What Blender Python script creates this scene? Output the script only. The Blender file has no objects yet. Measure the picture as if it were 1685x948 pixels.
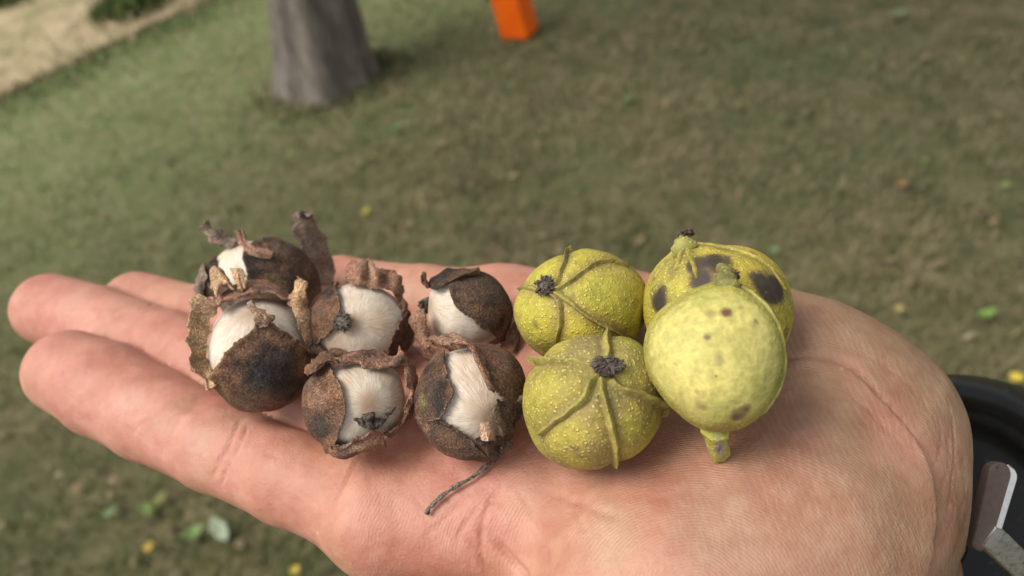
import bpy, math, random
import numpy as np
from mathutils import Vector, Matrix
sc = bpy.context.scene
COL = sc.collection
rng = np.random.RandomState(7)
random.seed(7)
PI = math.pi

# ------------------------------------------------------------------ camera, light, exposure
FPX = 1264.0                      # focal length in photo pixels (1685 wide)
PITCH, ROLL = math.radians(42), math.radians(15)
CAM = np.array([0.0, 0.0, 1.45])
F = np.array([0, math.cos(PITCH), -math.sin(PITCH)])
R0 = np.array([1.0, 0, 0]); U0 = np.array([0, math.sin(PITCH), math.cos(PITCH)])
R = math.cos(ROLL) * R0 - math.sin(ROLL) * U0
U = math.sin(ROLL) * R0 + math.cos(ROLL) * U0
cd = bpy.data.cameras.new('camera'); cam = bpy.data.objects.new('camera', cd); COL.objects.link(cam)
M = Matrix(((R[0], U[0], -F[0], CAM[0]), (R[1], U[1], -F[1], CAM[1]), (R[2], U[2], -F[2], CAM[2]), (0, 0, 0, 1)))
cam.matrix_world = M
cd.sensor_width = 36; cd.lens = 27.0; cd.clip_start = 0.01; cd.clip_end = 400
cd.dof.use_dof = True; cd.dof.focus_distance = 0.130; cd.dof.aperture_fstop = 16.5
sc.camera = cam

SUN_EL, SUN_AZ = math.radians(60), math.radians(-96)   # azimuth from +Y towards +X
w = bpy.data.worlds.new('World'); sc.world = w; w.use_nodes = True
nt = w.node_tree; bg = nt.nodes['Background']
sky = nt.nodes.new('ShaderNodeTexSky'); sky.sky_type = 'NISHITA'; sky.sun_disc = False
sky.sun_elevation = SUN_EL; sky.sun_rotation = SUN_AZ; sky.dust_density = 4; sky.air_density = 1.0
hs = nt.nodes.new('ShaderNodeHueSaturation'); hs.inputs['Saturation'].default_value = 0.22
nt.links.new(sky.outputs[0], hs.inputs['Color']); nt.links.new(hs.outputs[0], bg.inputs['Color'])
bg.inputs['Strength'].default_value = 0.12
sd = bpy.data.lights.new('sun', 'SUN'); sun = bpy.data.objects.new('sun', sd); COL.objects.link(sun)
sd.energy = 1.3; sd.angle = math.radians(30); sd.color = (1.0, 0.93, 0.84)
sv = Vector((math.sin(SUN_AZ) * math.cos(SUN_EL), math.cos(SUN_AZ) * math.cos(SUN_EL), math.sin(SUN_EL)))
sun.rotation_euler = sv.to_track_quat('Z', 'Y').to_euler(); sun.location = (0, 0, 20)
sc.view_settings.view_transform = 'Standard'; sc.view_settings.look = 'None'
sc.view_settings.exposure = 0.86; sc.view_settings.gamma = 1

# ------------------------------------------------------------------ helpers
def ray(px, py):
    return F + (px - 842.5) / FPX * R - (py - 474) / FPX * U
def at(px, py, depth):
    return CAM + ray(px, py) * depth
P0 = at(900, 660, 0.145)
Z0 = P0[2]                         # height of the palm surface
def H(px, py, h=0.0):              # point on the plane h metres above the palm
    d = ray(px, py); return CAM + d * ((Z0 + h - CAM[2]) / d[2])
def G(px, py, z=0.0):              # point on the ground
    d = ray(px, py); return CAM + d * ((z - CAM[2]) / d[2])
def depth(p): return float((np.asarray(p) - CAM) @ F)
def topx(p):
    q = np.atleast_2d(p) - CAM; z = q @ F
    return np.stack([842.5 + FPX * (q @ R) / z, 474 - FPX * (q @ U) / z], 1)

def tag(o, label=None, cat=None, group=None, kind=None):
    if label: o['label'] = label
    if cat: o['category'] = cat
    if group: o['group'] = group
    if kind: o['kind'] = kind
    return o
def empty(name, loc):
    o = bpy.data.objects.new(name, None); o.empty_display_size = .005
    COL.objects.link(o); o.location = loc; return o

def _hash(i, j, k, s):
    n = (i * 73856093) ^ (j * 19349663) ^ (k * 83492791) ^ (s * 2654435761)
    n = (n ^ (n >> 13)) * 1274126177 & 0x7fffffff
    n = n ^ (n >> 16)
    return (n & 0xffff) / 65535.0
def vnoise(p, seed=0):
    p = np.asarray(p, dtype=np.float64); f = np.floor(p); i = f.astype(np.int64); t = p - f
    t = t * t * (3 - 2 * t); r = 0
    for a in (0, 1):
        for b in (0, 1):
            for c in (0, 1):
                wgt = (t[..., 0] if a else 1 - t[..., 0]) * (t[..., 1] if b else 1 - t[..., 1]) * (t[..., 2] if c else 1 - t[..., 2])
                r = r + wgt * _hash(i[..., 0] + a, i[..., 1] + b, i[..., 2] + c, seed)
    return r * 2 - 1
def fbm(p, freq, seed=0, octv=3):
    r = 0; a = 1; tot = 0
    p = np.asarray(p)
    for o in range(octv):
        r = r + a * vnoise(p * freq * 2 ** o + 31.7 * o, seed + o); tot += a; a *= .5
    return r / tot
def sstep(a, b, x):
    t = np.clip((x - a) / (b - a), 0, 1); return t * t * (3 - 2 * t)

def mesh_obj(name, V, faces, mat, parent=None, loc=None, attrs=None, smooth=True):
    """V world coordinates; loc: origin in the world (default: the parent's)"""
    V = np.asarray(V, dtype=np.float64)
    if loc is None:
        if parent is not None:
            q = parent; loc = np.zeros(3)
            while q is not None: loc = loc + np.array(q.location); q = q.parent
        else: loc = np.zeros(3)
    me = bpy.data.meshes.new(name)
    if isinstance(faces, np.ndarray):
        n = faces.shape[1]; me.vertices.add(len(V)); me.vertices.foreach_set('co', (V - loc).astype(np.float32).ravel())
        me.loops.add(faces.size); me.loops.foreach_set('vertex_index', faces.astype(np.int32).ravel())
        me.polygons.add(len(faces)); me.polygons.foreach_set('loop_start', np.arange(0, faces.size, n, dtype=np.int32))
        me.update(calc_edges=True); me.validate()
    else:
        me.from_pydata([tuple(v) for v in (V - loc)], [], [tuple(f) for f in faces])
    if smooth: me.polygons.foreach_set('use_smooth', [True] * len(me.polygons))
    for k, a in (attrs or {}).items():
        a = np.asarray(a, dtype=np.float32)
        if a.ndim == 1:
            t = me.attributes.new(k, 'FLOAT', 'POINT'); t.data.foreach_set('value', a)
        else:
            t = me.attributes.new(k, 'FLOAT_VECTOR', 'POINT'); t.data.foreach_set('vector', a.ravel())
    me.materials.append(mat)
    o = bpy.data.objects.new(name, me); COL.objects.link(o)
    if parent is not None:
        o.parent = parent
    else: o.location = loc
    return o

def catmull(P, n, closed=False):
    P = np.asarray(P, float); m = len(P); out = []
    rngi = range(m) if closed else range(m - 1)
    for i in rngi:
        if closed: a, b, c, d = P[(i - 1) % m], P[i], P[(i + 1) % m], P[(i + 2) % m]
        else: a, b, c, d = P[max(i - 1, 0)], P[i], P[i + 1], P[min(i + 2, m - 1)]
        for k in range(n):
            t = k / n
            out.append(0.5 * (2 * b + (c - a) * t + (2 * a - 5 * b + 4 * c - d) * t * t + (3 * b - a - 3 * c + d) * t ** 3))
    if not closed: out.append(P[-1])
    return np.array(out)

# ---- node helper
class NT:
    def __init__(s, name):
        s.m = bpy.data.materials.new(name); s.m.use_nodes = True; s.t = s.m.node_tree
        s.b = s.t.nodes['Principled BSDF']; s.out = s.t.nodes['Material Output']
    def n(s, ty, **kw):
        nd = s.t.nodes.new('ShaderNode' + ty)
        for k, v in kw.items():
            if k.startswith('_'): setattr(nd, k[1:], v)
            else:
                key = int(k[1:]) if k[0] == 'i' and k[1:].isdigit() else k.replace('_', ' ')
                s.set(nd.inputs[key], v)
        return nd
    def set(s, inp, v):
        if isinstance(v, bpy.types.NodeSocket): s.t.links.new(v, inp)
        elif isinstance(v, bpy.types.Node): s.t.links.new(v.outputs[0], inp)
        else: inp.default_value = v
    def coord(s, scale=(1, 1, 1), src='Object'):
        tc = s.n('TexCoord'); mp = s.n('Mapping'); s.set(mp.inputs['Vector'], tc.outputs[src]); mp.inputs['Scale'].default_value = scale
        return mp.outputs[0]
    def noise(s, vec, scale, detail=3, rough=.5, dist=0):
        return s.n('TexNoise', Vector=vec, Scale=scale, Detail=detail, Roughness=rough, Distortion=dist).outputs[0]
    def ramp(s, fac, stops):
        r = s.n('ValToRGB', Fac=fac); e = r.color_ramp.elements
        while len(e) < len(stops): e.new(.5)
        for q, (p, c) in zip(e, stops):
            q.position = p; q.color = (c[0], c[1], c[2], 1) if hasattr(c, '__len__') else (c, c, c, 1)
        return r.outputs[0]
    def mix(s, fac, a, b, mode='MIX'):
        m = s.n('Mix', _data_type='RGBA', _blend_type=mode)
        s.set(m.inputs[0], fac); s.set(m.inputs[6], a if not isinstance(a, tuple) else (*a[:3], 1)); s.set(m.inputs[7], b if not isinstance(b, tuple) else (*b[:3], 1))
        return m.outputs[2]
    def math(s, op, a, b=0.0, c=0.0):
        m = s.n('Math', _operation=op); s.set(m.inputs[0], a); s.set(m.inputs[1], b)
        if op in ('MULTIPLY_ADD', 'SMOOTH_MIN'): s.set(m.inputs[2], c)
        return m.outputs[0]
    def attr(s, name): return s.n('Attribute', _attribute_name=name)
    def bump(s, h, dist, strength=1.0, prev=None):
        b = s.n('Bump', Height=h, Distance=dist, Strength=strength)
        if prev is not None: s.set(b.inputs['Normal'], prev)
        return b.outputs[0]
    def fin(s, color=None, rough=.7, normal=None, **kw):
        if color is not None: s.set(s.b.inputs['Base Color'], color if not isinstance(color, tuple) else (*color[:3], 1))
        s.set(s.b.inputs['Roughness'], rough)
        if normal is not None: s.set(s.b.inputs['Normal'], normal)
        for k, v in kw.items(): s.set(s.b.inputs[k.replace('_', ' ')], v)
        return s.m

# ------------------------------------------------------------------ materials
def mat_husk():
    t = NT('dry_husk'); v = t.coord()
    tint = t.attr('tint').outputs['Color']
    n1 = t.noise(v, 420, 4, .65); n2 = t.noise(v, 2600, 3, .75); n3 = t.noise(v, 150, 3, .6)
    c = t.mix(1.0, tint, t.ramp(n1, [(.3, .62), (.7, 1.35)]), 'MULTIPLY')
    c = t.mix(1.0, c, t.ramp(n2, [(.30, .45), (.5, .95), (.66, 2.3)]), 'MULTIPLY')
    c = t.mix(t.ramp(n3, [(.45, 0.0), (.7, .35)]), c, (.16, .12, .09))
    nb = t.bump(n2, .0005, 1.0); nb = t.bump(n1, .0010, .8, nb)
    return t.fin(c, .88, nb, Specular_IOR_Level=.22)
def mat_nut():
    t = NT('ivory_nutshell'); a = t.attr('pol').outputs['Vector']; tint = t.attr('tint').outputs['Color']
    mp = t.n('Mapping', Vector=a); mp.inputs['Scale'].default_value = (9, 9, 1.6)
    n1 = t.noise(mp.outputs[0], 1.5, 5, .75, .9)
    mp2 = t.n('Mapping', Vector=a); mp2.inputs['Scale'].default_value = (13, 13, 2.4)
    n2 = t.noise(mp2.outputs[0], 1.4, 5, .7, .9)
    v = t.coord(); n3 = t.noise(v, 260, 3, .6)
    thz = t.n('SeparateXYZ', Vector=a); near = t.ramp(t.math('MULTIPLY', thz.outputs[2], .7), [(.05, .9), (.75, 0.0)])
    tint = t.mix(t.math('MULTIPLY', t.ramp(n2, [(.38, .9), (.52, 0.0)]), near), tint, (.40, .235, .135))
    c = t.mix(t.ramp(n1, [(.38, .65), (.52, 0.0)]), tint, (.50, .37, .24))
    c = t.mix(t.math('MULTIPLY', t.ramp(n2, [(.30, .5), (.42, 0.0)]), .6), c, (.42, .26, .16))
    c = t.mix(t.math('MULTIPLY', t.ramp(n3, [(.48, 0.0), (.72, .6)]), .9), c, (.52, .38, .26))
    nb = t.bump(n1, .0007, .5); nb = t.bump(n2, .0003, .4, nb); nb = t.bump(n3, .0008, .35, nb)
    return t.fin(c, .62, nb, Specular_IOR_Level=.3, Subsurface_Weight=.08, Subsurface_Scale=.001)
def mat_green():
    t = NT('green_husk'); v = t.coord(); tint = t.attr('tint').outputs['Color']; dots = t.attr('dots').outputs['Fac']
    n0 = t.noise(v, 120, 3, .6); n1 = t.noise(v, 900, 3, .6)
    vo = t.n('TexVoronoi', Vector=v, Scale=1350.0, Randomness=.95)
    dot = t.ramp(vo.outputs['Distance'], [(.14, 1.0), (.40, 0.0)])
    big = t.ramp(vo.outputs['Color'], [(.25, .25), (.8, 1.0)])
    vo3 = t.n('TexVoronoi', Vector=v, Scale=2300.0, Randomness=1.0)
    dot3 = t.math('MULTIPLY', t.ramp(vo3.outputs['Distance'], [(.10, 1.0), (.42, 0.0)]), t.ramp(vo3.outputs['Color'], [(.35, 0.0), (.8, .6)]))
    dot = t.math('MULTIPLY', t.math('MAXIMUM', t.math('MULTIPLY', dot, big), dot3), dots)
    c = t.mix(1.0, tint, t.ramp(n0, [(.3, (.78, .80, .7)), (.7, (1.25, 1.2, 1.2))]), 'MULTIPLY')
    c = t.mix(1.0, c, t.ramp(n1, [(.3, .8), (.7, 1.2)]), 'MULTIPLY')
    tg = t.n('SeparateXYZ', Vector=tint); dot = t.math('MULTIPLY', dot, t.ramp(tg.outputs[1], [(.05, 0.0), (.16, 1.0)]))
    lightc = t.mix(.88, c, (.68, .61, .19))
    c = t.mix(dot, c, lightc)
    vo2 = t.n('TexVoronoi', Vector=v, Scale=330.0, Randomness=1.0)
    fl = t.ramp(vo2.outputs['Distance'], [(.03, .8), (.10, 0.0)])
    c = t.mix(fl, c, (.13, .09, .03))
    nb = t.bump(dot, .0003, .75); nb = t.bump(n1, .0004, .45, nb); nb = t.bump(n0, .002, .22, nb)
    return t.fin(c, t.math('MULTIPLY_ADD', t.attr('gloss').outputs['Fac'], -.22, .66), nb, Specular_IOR_Level=.4, Subsurface_Weight=.06, Subsurface_Scale=.001)
def mat_tuft(name='dark_scar', ca=(.030, .022, .018), cb=(.20, .16, .135)):
    t = NT(name); v = t.coord(); n = t.noise(v, 1700, 3, .7)
    c = t.ramp(n, [(.35, ca), (.7, cb)])
    return t.fin(c, .9, t.bump(n, .0006, .9), Specular_IOR_Level=.2)
def mat_skin():
    t = NT('skin'); v = t.coord(); tint = t.attr('tint').outputs['Color']
    n0 = t.noise(v, 60, 4, .6); n1 = t.noise(v, 300, 4, .6); n2 = t.noise(v, 1800, 2, .6)
    c = t.mix(1.0, tint, t.ramp(n0, [(.32, (.84, .73, .69)), (.68, (1.10, 1.22, 1.25))]), 'MULTIPLY')
    c = t.mix(1.0, c, t.ramp(n1, [(.3, (.92, .85, .83)), (.7, (1.06, 1.13, 1.15))]), 'MULTIPLY')
    # ridges follow a flow vector stored with the mesh
    fl = t.attr('flow').outputs['Fac']; 
    ww = t.noise(v, 90, 2, .5)
    ph = t.math('ADD', fl, t.math('MULTIPLY', ww, 34.0))
    ridge = t.math('SINE', ph)
    tx = t.attr('flow2').outputs['Fac']
    x1 = t.math('SINE', t.math('ADD', tx, t.math('MULTIPLY', t.noise(v, 90, 3, .6), 13.0)))
    msk = t.math('MULTIPLY', t.attr('cross').outputs['Fac'], t.ramp(t.noise(v, 75, 3, .6), [(.36, .05), (.62, 1.0)]))
    lines = t.math('MULTIPLY', t.math('POWER', t.math('ABSOLUTE', x1), 6.0), msk)
    # flakes of fine cross wrinkles
    mpv = t.coord((1, 1, 1)); vo = t.n('TexVoronoi', Vector=mpv, Scale=1000.0, _feature='DISTANCE_TO_EDGE')
    cell = t.ramp(vo.outputs['Distance'], [(0, 0.0), (.12, 1.0)])
    nb = t.bump(t.math('MULTIPLY', ridge, t.ramp(n0, [(.38, .15), (.6, 1.0)])), .00007, .26)
    nb = t.bump(lines, .00008, .28, nb)
    nb = t.bump(t.math('MULTIPLY', cell, msk), .00010, .3, nb)
    nb = t.bump(n1, .0007, .42, nb); nb = t.bump(n2, .00018, .6, nb)
    c = t.mix(t.math('MULTIPLY', lines, .16), c, (.60, .40, .30))
    rr = t.math('MULTIPLY', t.ramp(ridge, [(0.0, 1.0), (.8, 0.0)]), .045)
    c = t.mix(rr, c, (.34, .14, .10))
    return t.fin(c, t.ramp(n1, [(.3, .48), (.7, .64)]), nb, Subsurface_Weight=.22, Subsurface_Scale=.0022, Subsurface_Radius=(1.0, .35, .2), Specular_IOR_Level=.42)
MH, MN, MG, MT, MS = mat_husk(), mat_nut(), mat_green(), mat_tuft(), mat_skin()
MST = mat_tuft('dry_stalk', (.05, .04, .03), (.30, .26, .20))

# ------------------------------------------------------------------ blobs: rounded bodies with a measured outline
def ico(sub):
    import bmesh
    bm = bmesh.new(); bmesh.ops.create_icosphere(bm, subdivisions=sub, radius=1)
    V = np.array([v.co[:] for v in bm.verts]); Fc = np.array([[v.index for v in f.verts] for f in bm.faces]); bm.free()
    V /= np.linalg.norm(V, axis=1)[:, None]
    return V, Fc
ICO = {k: ico(k) for k in (4, 6)}
class Blob:
    def __init__(s, cx, cy, h=None, dep=None, outline=(), rz=None, seed=1):
        s.cx, s.cy = cx, cy
        o = np.array(outline, float); dx = o[:, 0] - cx; dy = cy - o[:, 1]
        an = np.arctan2(dy, dx); k = np.argsort(an); an = an[k]; rr = np.hypot(dx, dy)[k]
        A = np.concatenate([an - 2 * PI, an, an + 2 * PI]); Q = np.tile(rr, 3)
        g = np.linspace(-PI, PI, 361); q = np.interp(g, A, Q)
        ker = np.exp(-np.linspace(-2, 2, 25) ** 2); ker /= ker.sum()
        q = np.convolve(np.concatenate([q[-13:-1], q, q[1:13]]), ker, 'valid')
        rm = q.mean()
        if dep is None:                      # rest on the palm: centre one radius (plus h mm) above it
            r_ = .011
            for _ in range(12): s.C = H(cx, cy, r_ * .95 + (h or 0) * .001); r_ = rm * depth(s.C) / FPX
        else: s.C = at(cx, cy, dep)
        s.sc = depth(s.C) / FPX
        wv = CAM - s.C; s.w = wv / np.linalg.norm(wv)
        s.v = U - (U @ s.w) * s.w; s.v /= np.linalg.norm(s.v); s.u = np.cross(s.v, s.w)
        s.g, s.q = g, q; s.rz = (rz if rz else q.mean() * s.sc); s.seed = seed
        s.R = q.mean() * s.sc
    def Ra(s, a): return np.interp(a, s.g, s.q)
    def dirp(s, x, y):
        x = np.asarray(x, float); y = np.asarray(y, float)
        dx, dy = x - s.cx, s.cy - y; a = np.arctan2(dy, dx); q = np.hypot(dx, dy) / s.Ra(a)
        th = np.where(q <= 1, np.arcsin(np.clip(q, 0, 1)), PI / 2 + (q - 1) * PI / 2)
        return np.stack([np.sin(th) * np.cos(a), np.sin(th) * np.sin(a), np.cos(th)], -1)
    def pos(s, d, lift=0.0):
        a = np.arctan2(d[..., 1], d[..., 0]); r = s.Ra(a) * s.sc
        # blend the outline radius towards the mean away from the silhouette
        k = np.hypot(d[..., 0], d[..., 1]); r = s.R + (r - s.R) * k
        l = 1 + np.asarray(lift)
        return s.C + (l * r * d[..., 0])[..., None] * s.u + (l * r * d[..., 1])[..., None] * s.v + (l * s.rz * d[..., 2])[..., None] * s.w
    def P(s, x, y, lift=0.0): return s.pos(s.dirp(x, y), lift)
    def view(s, x, y, zmm):          # free point: pixel + millimetres towards the camera
        return s.C + (x - s.cx) * s.sc * s.u + (s.cy - y) * s.sc * s.v + zmm * .001 * s.w

def spots_apply(V, col, b, spots, lift=0.0):
    for (x, y, r, c, st) in spots:
        p = b.P(x, y, lift); d = np.linalg.norm(V - p, axis=1) / (r * b.sc)
        d = d + .35 * fbm(V, 500, int(x) % 97, 3)
        k = (sstep(1.05, .55, d) * st)[:, None]
        col = col * (1 - k) + np.array(c) * k
    return col

def body(name, b, parent, mat, sub=6, lift=0.0, pole=None, tintf=None, noise=0.0, ridges=(), dots=True, spots=(), dip=.045, lobes=None):
    D, Fc = ICO[sub]
    L = np.full(len(D), float(lift)) + noise * fbm(D, 2.2, b.seed, 3)
    rid = np.full(len(D), 9.0)
    for poly in ridges:
        pd = catmull(b.dirp(*np.array([(p[0], p[1]) for p in poly]).T), 6); pd /= np.linalg.norm(pd, axis=1)[:, None]
        d = np.full(len(D), 9.0)
        for q in pd: d = np.minimum(d, np.linalg.norm(D - q, axis=1))
        rid = np.minimum(rid, d)
    if len(ridges): L = L - dip * np.exp(-(rid / .20) ** 2)
    V = b.pos(D, L)
    at_ = {}
    if pole is not None:
        pd = b.dirp(pole[0], pole[1]); t1 = np.cross(pd, [0.3, .9, .2]); t1 /= np.linalg.norm(t1); t2 = np.cross(pd, t1)
        th = np.arccos(np.clip(D @ pd, -1, 1)); ph = np.arctan2(D @ t2, D @ t1)
        at_['pol'] = np.stack([np.cos(ph), np.sin(ph), th], 1)
    else: th = None
    col = tintf(V, D, rid, th)
    col = spots_apply(V, col, b, spots, lift)
    at_['tint'] = col
    at_['dots'] = np.ones(len(D)) if dots is True else dots(D, rid)
    at_['gloss'] = np.zeros(len(D))
    return mesh_obj(name, V, Fc, mat, parent, attrs=at_)

def husk_tint(V, seed, base=(.115, .062, .038), dark=(.035, .028, .025), red=(.20, .095, .055)):
    n = fbm(V, 170, seed, 3)[:, None]; m = fbm(V, 260, seed + 9, 3)[:, None]
    c = np.array(base) * (1 + 0 * n)
    c = c + (np.array(dark) - c) * sstep(.05, .5, n) + (np.array(red) - np.array(base)) * sstep(0, .5, m) * .8
    return np.clip(c, .005, 1)

def sheet(name, outer, inner, mat, parent, tint_o, tint_i, b):
    """closed thin shell from two (n,m,3) grids; second axis not wrapped"""
    n, m = outer.shape[:2]
    V = np.concatenate([outer.reshape(-1, 3), inner.reshape(-1, 3)])
    idx = np.arange(n * m).reshape(n, m); fs = []
    a = idx[:-1, :-1].ravel(); bb = idx[1:, :-1].ravel(); c = idx[1:, 1:].ravel(); d = idx[:-1, 1:].ravel()
    fs.append(np.stack([a, bb, c, d], 1)); o = n * m
    fs.append(np.stack([d + o, c + o, bb + o, a + o], 1))
    bd = np.concatenate([idx[:, 0], idx[-1, 1:], idx[-2::-1, -1], idx[0, -2:0:-1]])
    nb = np.roll(bd, -1); fs.append(np.stack([bd, nb, nb + o, bd + o][::-1], 1))
    return mesh_obj(name, V, np.concatenate(fs), mat, parent, attrs={'tint': np.concatenate([tint_o, tint_i])})

def valve(b, parent, c, outline, base=0.0, thick=.085, tint=None, seed=1, spots=(), jag=.03, edge=None, curlw=.3, rough=.012, name='husk_valve', inner=(.20, .12, .075)):
    """star-shaped curved husk piece round the pixel c; outline (x, y, lift)"""
    dc = b.dirp(*c); t1 = np.cross(dc, [0.11, .97, .2]); t1 /= np.linalg.norm(t1); t2 = np.cross(dc, t1)
    o = np.array([(p[0], p[1], p[2] if len(p) > 2 else .02) for p in outline], float)
    d = b.dirp(o[:, 0], o[:, 1])
    al = np.arctan2(d @ t2, d @ t1); rho = np.arccos(np.clip(d @ dc, -1, 1)); k = np.argsort(al)
    al, rho, lf = al[k], rho[k], o[k, 2]
    A = np.concatenate([al - 2 * PI, al, al + 2 * PI])
    ns, nr = 144, 30
    g = np.linspace(-PI, PI, ns + 1)[:-1]
    rr = np.interp(g, A, np.tile(rho, 3)); ll = np.interp(g, A, np.tile(lf, 3))
    def sm(x, n=5):
        kk = np.hanning(n + 2)[1:-1]; kk /= kk.sum(); y = np.concatenate([x[-n:], x, x[:n]]); return np.convolve(y, kk, 'same')[n:-n]
    rr = sm(rr); ll = sm(ll, 9)
    cn = np.stack([np.cos(g) * 4, np.sin(g) * 4, g * 0], 1)
    rr = rr * (1 + jag * fbm(cn, 1.3, seed, 2)) + jag * .8 * fbm(cn, 5, seed + 3, 2) + jag * .4 * fbm(cn, 12, seed + 13, 2)
    ll = ll * (1 + .9 * fbm(cn, 1.7, seed + 5, 2)) + .030 * fbm(cn, 4.5, seed + 6, 3)
    t = np.linspace(0, 1, nr) ** .8; T, A2 = np.meshgrid(t, g, indexing='ij')
    RH = T * rr[None, :]
    dd = np.cos(RH)[..., None] * dc + (np.sin(RH) * np.cos(A2))[..., None] * t1 + (np.sin(RH) * np.sin(A2))[..., None] * t2
    cu = sstep(1 - curlw, 1.0, T) ** 1.6
    wr = rough * fbm(dd, 6, seed + 7, 3) + .034 * fbm(dd, 2.3, seed + 8, 2)
    lift_o = base + ll[None, :] * cu + wr
    th = thick * (1 - .55 * sstep(.75, 1, T))
    outer = b.pos(dd, lift_o); inn = b.pos(dd, lift_o - th)
    V = outer.reshape(-1, 3)
    to = (tint or husk_tint)(V, seed); to = spots_apply(V, to, b, spots)
    ed = edge if edge is not None else (.26, .15, .09)
    e = (sstep(.9, 1.0, T).ravel() * (.45 + .4 * fbm(V, 420, seed + 2, 2)))[:, None]; e = np.clip(e, 0, 1)
    to = to * (1 - e) + np.array(ed) * e
    ti = np.array(inner) * (1 + .35 * fbm(V, 250, seed + 4, 3))[:, None]
    n = nr * ns; idx = np.arange(n).reshape(nr, ns); nx = np.roll(idx, -1, axis=1); fs = []
    for k0 in (0, 1):
        a, bq, c2, d2 = idx[:-1].ravel() + k0 * n, idx[1:].ravel() + k0 * n, nx[1:].ravel() + k0 * n, nx[:-1].ravel() + k0 * n
        f = np.stack([a, bq, c2, d2] if k0 == 0 else [d2, c2, bq, a], 1); fs.append(f)
    a = idx[-1]; bq = nx[-1]; fs.append(np.stack([a, a + n, bq + n, bq], 1))
    return mesh_obj(name, np.concatenate([V, inn.reshape(-1, 3)]), np.concatenate(fs), MH, parent, attrs={'tint': np.concatenate([to, ti])})

def flap(b, parent, rows, tint=None, seed=1, thick=.0007, bulge=0.0, rip=.0006, jag=.0009, name='husk_valve', mat=None, spots=(), nc=22):
    """free-standing dried flap lofted through rows (xl, yl, zl, xr, yr, zr[, bulge mm])"""
    L = np.array([b.view(r[0], r[1], r[2]) for r in rows]); Rr = np.array([b.view(r[3], r[4], r[5]) for r in rows])
    bu = np.array([[r[6] if len(r) > 6 else bulge] for r in rows]) * .001
    per = 10; L = catmull(L, per); Rr = catmull(Rr, per); bu = catmull(bu, per)
    s = np.linspace(0, 1, nc)
    G_ = L[:, None, :] * (1 - s)[None, :, None] + Rr[:, None, :] * s[None, :, None]
    G_ = G_ + (bu * 4 * (s * (1 - s))[None, :])[..., None] * b.w
    du = np.gradient(G_, axis=0); dv = np.gradient(G_, axis=1); N = np.cross(du, dv); N /= np.linalg.norm(N, axis=2)[..., None] + 1e-12
    lw = np.stack([np.broadcast_to(s[None, :] * 3.2, G_.shape[:2]), np.broadcast_to(np.linspace(0, 1, len(L))[:, None] * len(rows) * .35, G_.shape[:2]), np.zeros(G_.shape[:2]) + seed], -1)
    q = G_ + rip * (.95 * fbm(lw, 1.0, seed, 2) + .35 * fbm(G_, 650, seed + 5, 3))[..., None] * N
    edgew = (np.abs(s - .5) * 2) ** 3
    along = (Rr - L)[:, None, :]; along = along / (np.linalg.norm(along, axis=2)[..., None] + 1e-9)
    q = q + along * (jag * fbm(G_, 700, seed + 2, 2) * edgew[None, :])[..., None] * 1.1
    q = q + N * (.0007 * edgew[None, :] * fbm(G_, 420, seed + 3, 2))[..., None]
    th_ = thick * .75 * (1 - .6 * edgew)[None, :, None] * np.ones((len(L), 1, 1)); outer = q + N * th_ * .5; inn = q - N * th_ * .5
    V = outer.reshape(-1, 3); tf = tint or husk_tint
    to = spots_apply(V, tf(V, seed), b, ()); ti = tf(inn.reshape(-1, 3), seed + 1)
    for (x, y, r, c, st) in spots:
        px = topx(V); k = (sstep(1.1, .5, np.hypot(px[:, 0] - x, px[:, 1] - y) / r) * st)[:, None]
        to = to * (1 - k) + np.array(c) * k; ti = ti * (1 - k) + np.array(c) * k
    return sheet(name, outer, inn, mat or MH, parent, to, ti, b)

def tubes(name, polys, parent, mat, segs=8, tint=None, rough=.15, seed=1, loc=None, attrs_extra=None):
    """list of (points(n,3), radii(n)) joined into one mesh"""
    Vs, Fs, off = [], [], 0
    for pts, rad in polys:
        pts = np.asarray(pts, float); n = len(pts); rad = np.broadcast_to(np.asarray(rad, float), (n,))
        tg = np.gradient(pts, axis=0); tg /= np.linalg.norm(tg, axis=1)[:, None] + 1e-12
        ref = np.array([.31, .2, .93]); a = np.cross(tg, ref); a /= np.linalg.norm(a, axis=1)[:, None] + 1e-12; c = np.cross(tg, a)
        an = np.linspace(0, 2 * PI, segs + 1)[:-1]
        ring = pts[:, None, :] + rad[:, None, None] * (np.cos(an)[None, :, None] * a[:, None, :] + np.sin(an)[None, :, None] * c[:, None, :])
        ring = ring + (ring - pts[:, None, :]) * (rough * fbm(ring, 1200, seed, 2))[..., None] * 2
        V = np.concatenate([ring.reshape(-1, 3), pts[:1], pts[-1:]])
        idx = np.arange(n * segs).reshape(n, segs); nx = np.roll(idx, -1, 1)
        f = [tuple(int(q) + off for q in r) for r in np.stack([idx[:-1].ravel(), nx[:-1].ravel(), nx[1:].ravel(), idx[1:].ravel()], 1)]
        for k in range(segs):
            f.append((off + n * segs, off + int(nx[0, k]), off + int(idx[0, k]))); f.append((off + n * segs + 1, off + int(idx[-1, k]), off + int(nx[-1, k])))
        Vs.append(V); Fs += f; off += len(V)
    V = np.concatenate(Vs)
    tn = tint(V) if tint else np.full((len(V), 3), .1)
    at_ = {'tint': tn, 'dots': np.full(len(V), .6), 'gloss': np.zeros(len(V))}
    return mesh_obj(name, V, Fs, mat, parent, loc=loc, attrs=at_)

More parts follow.
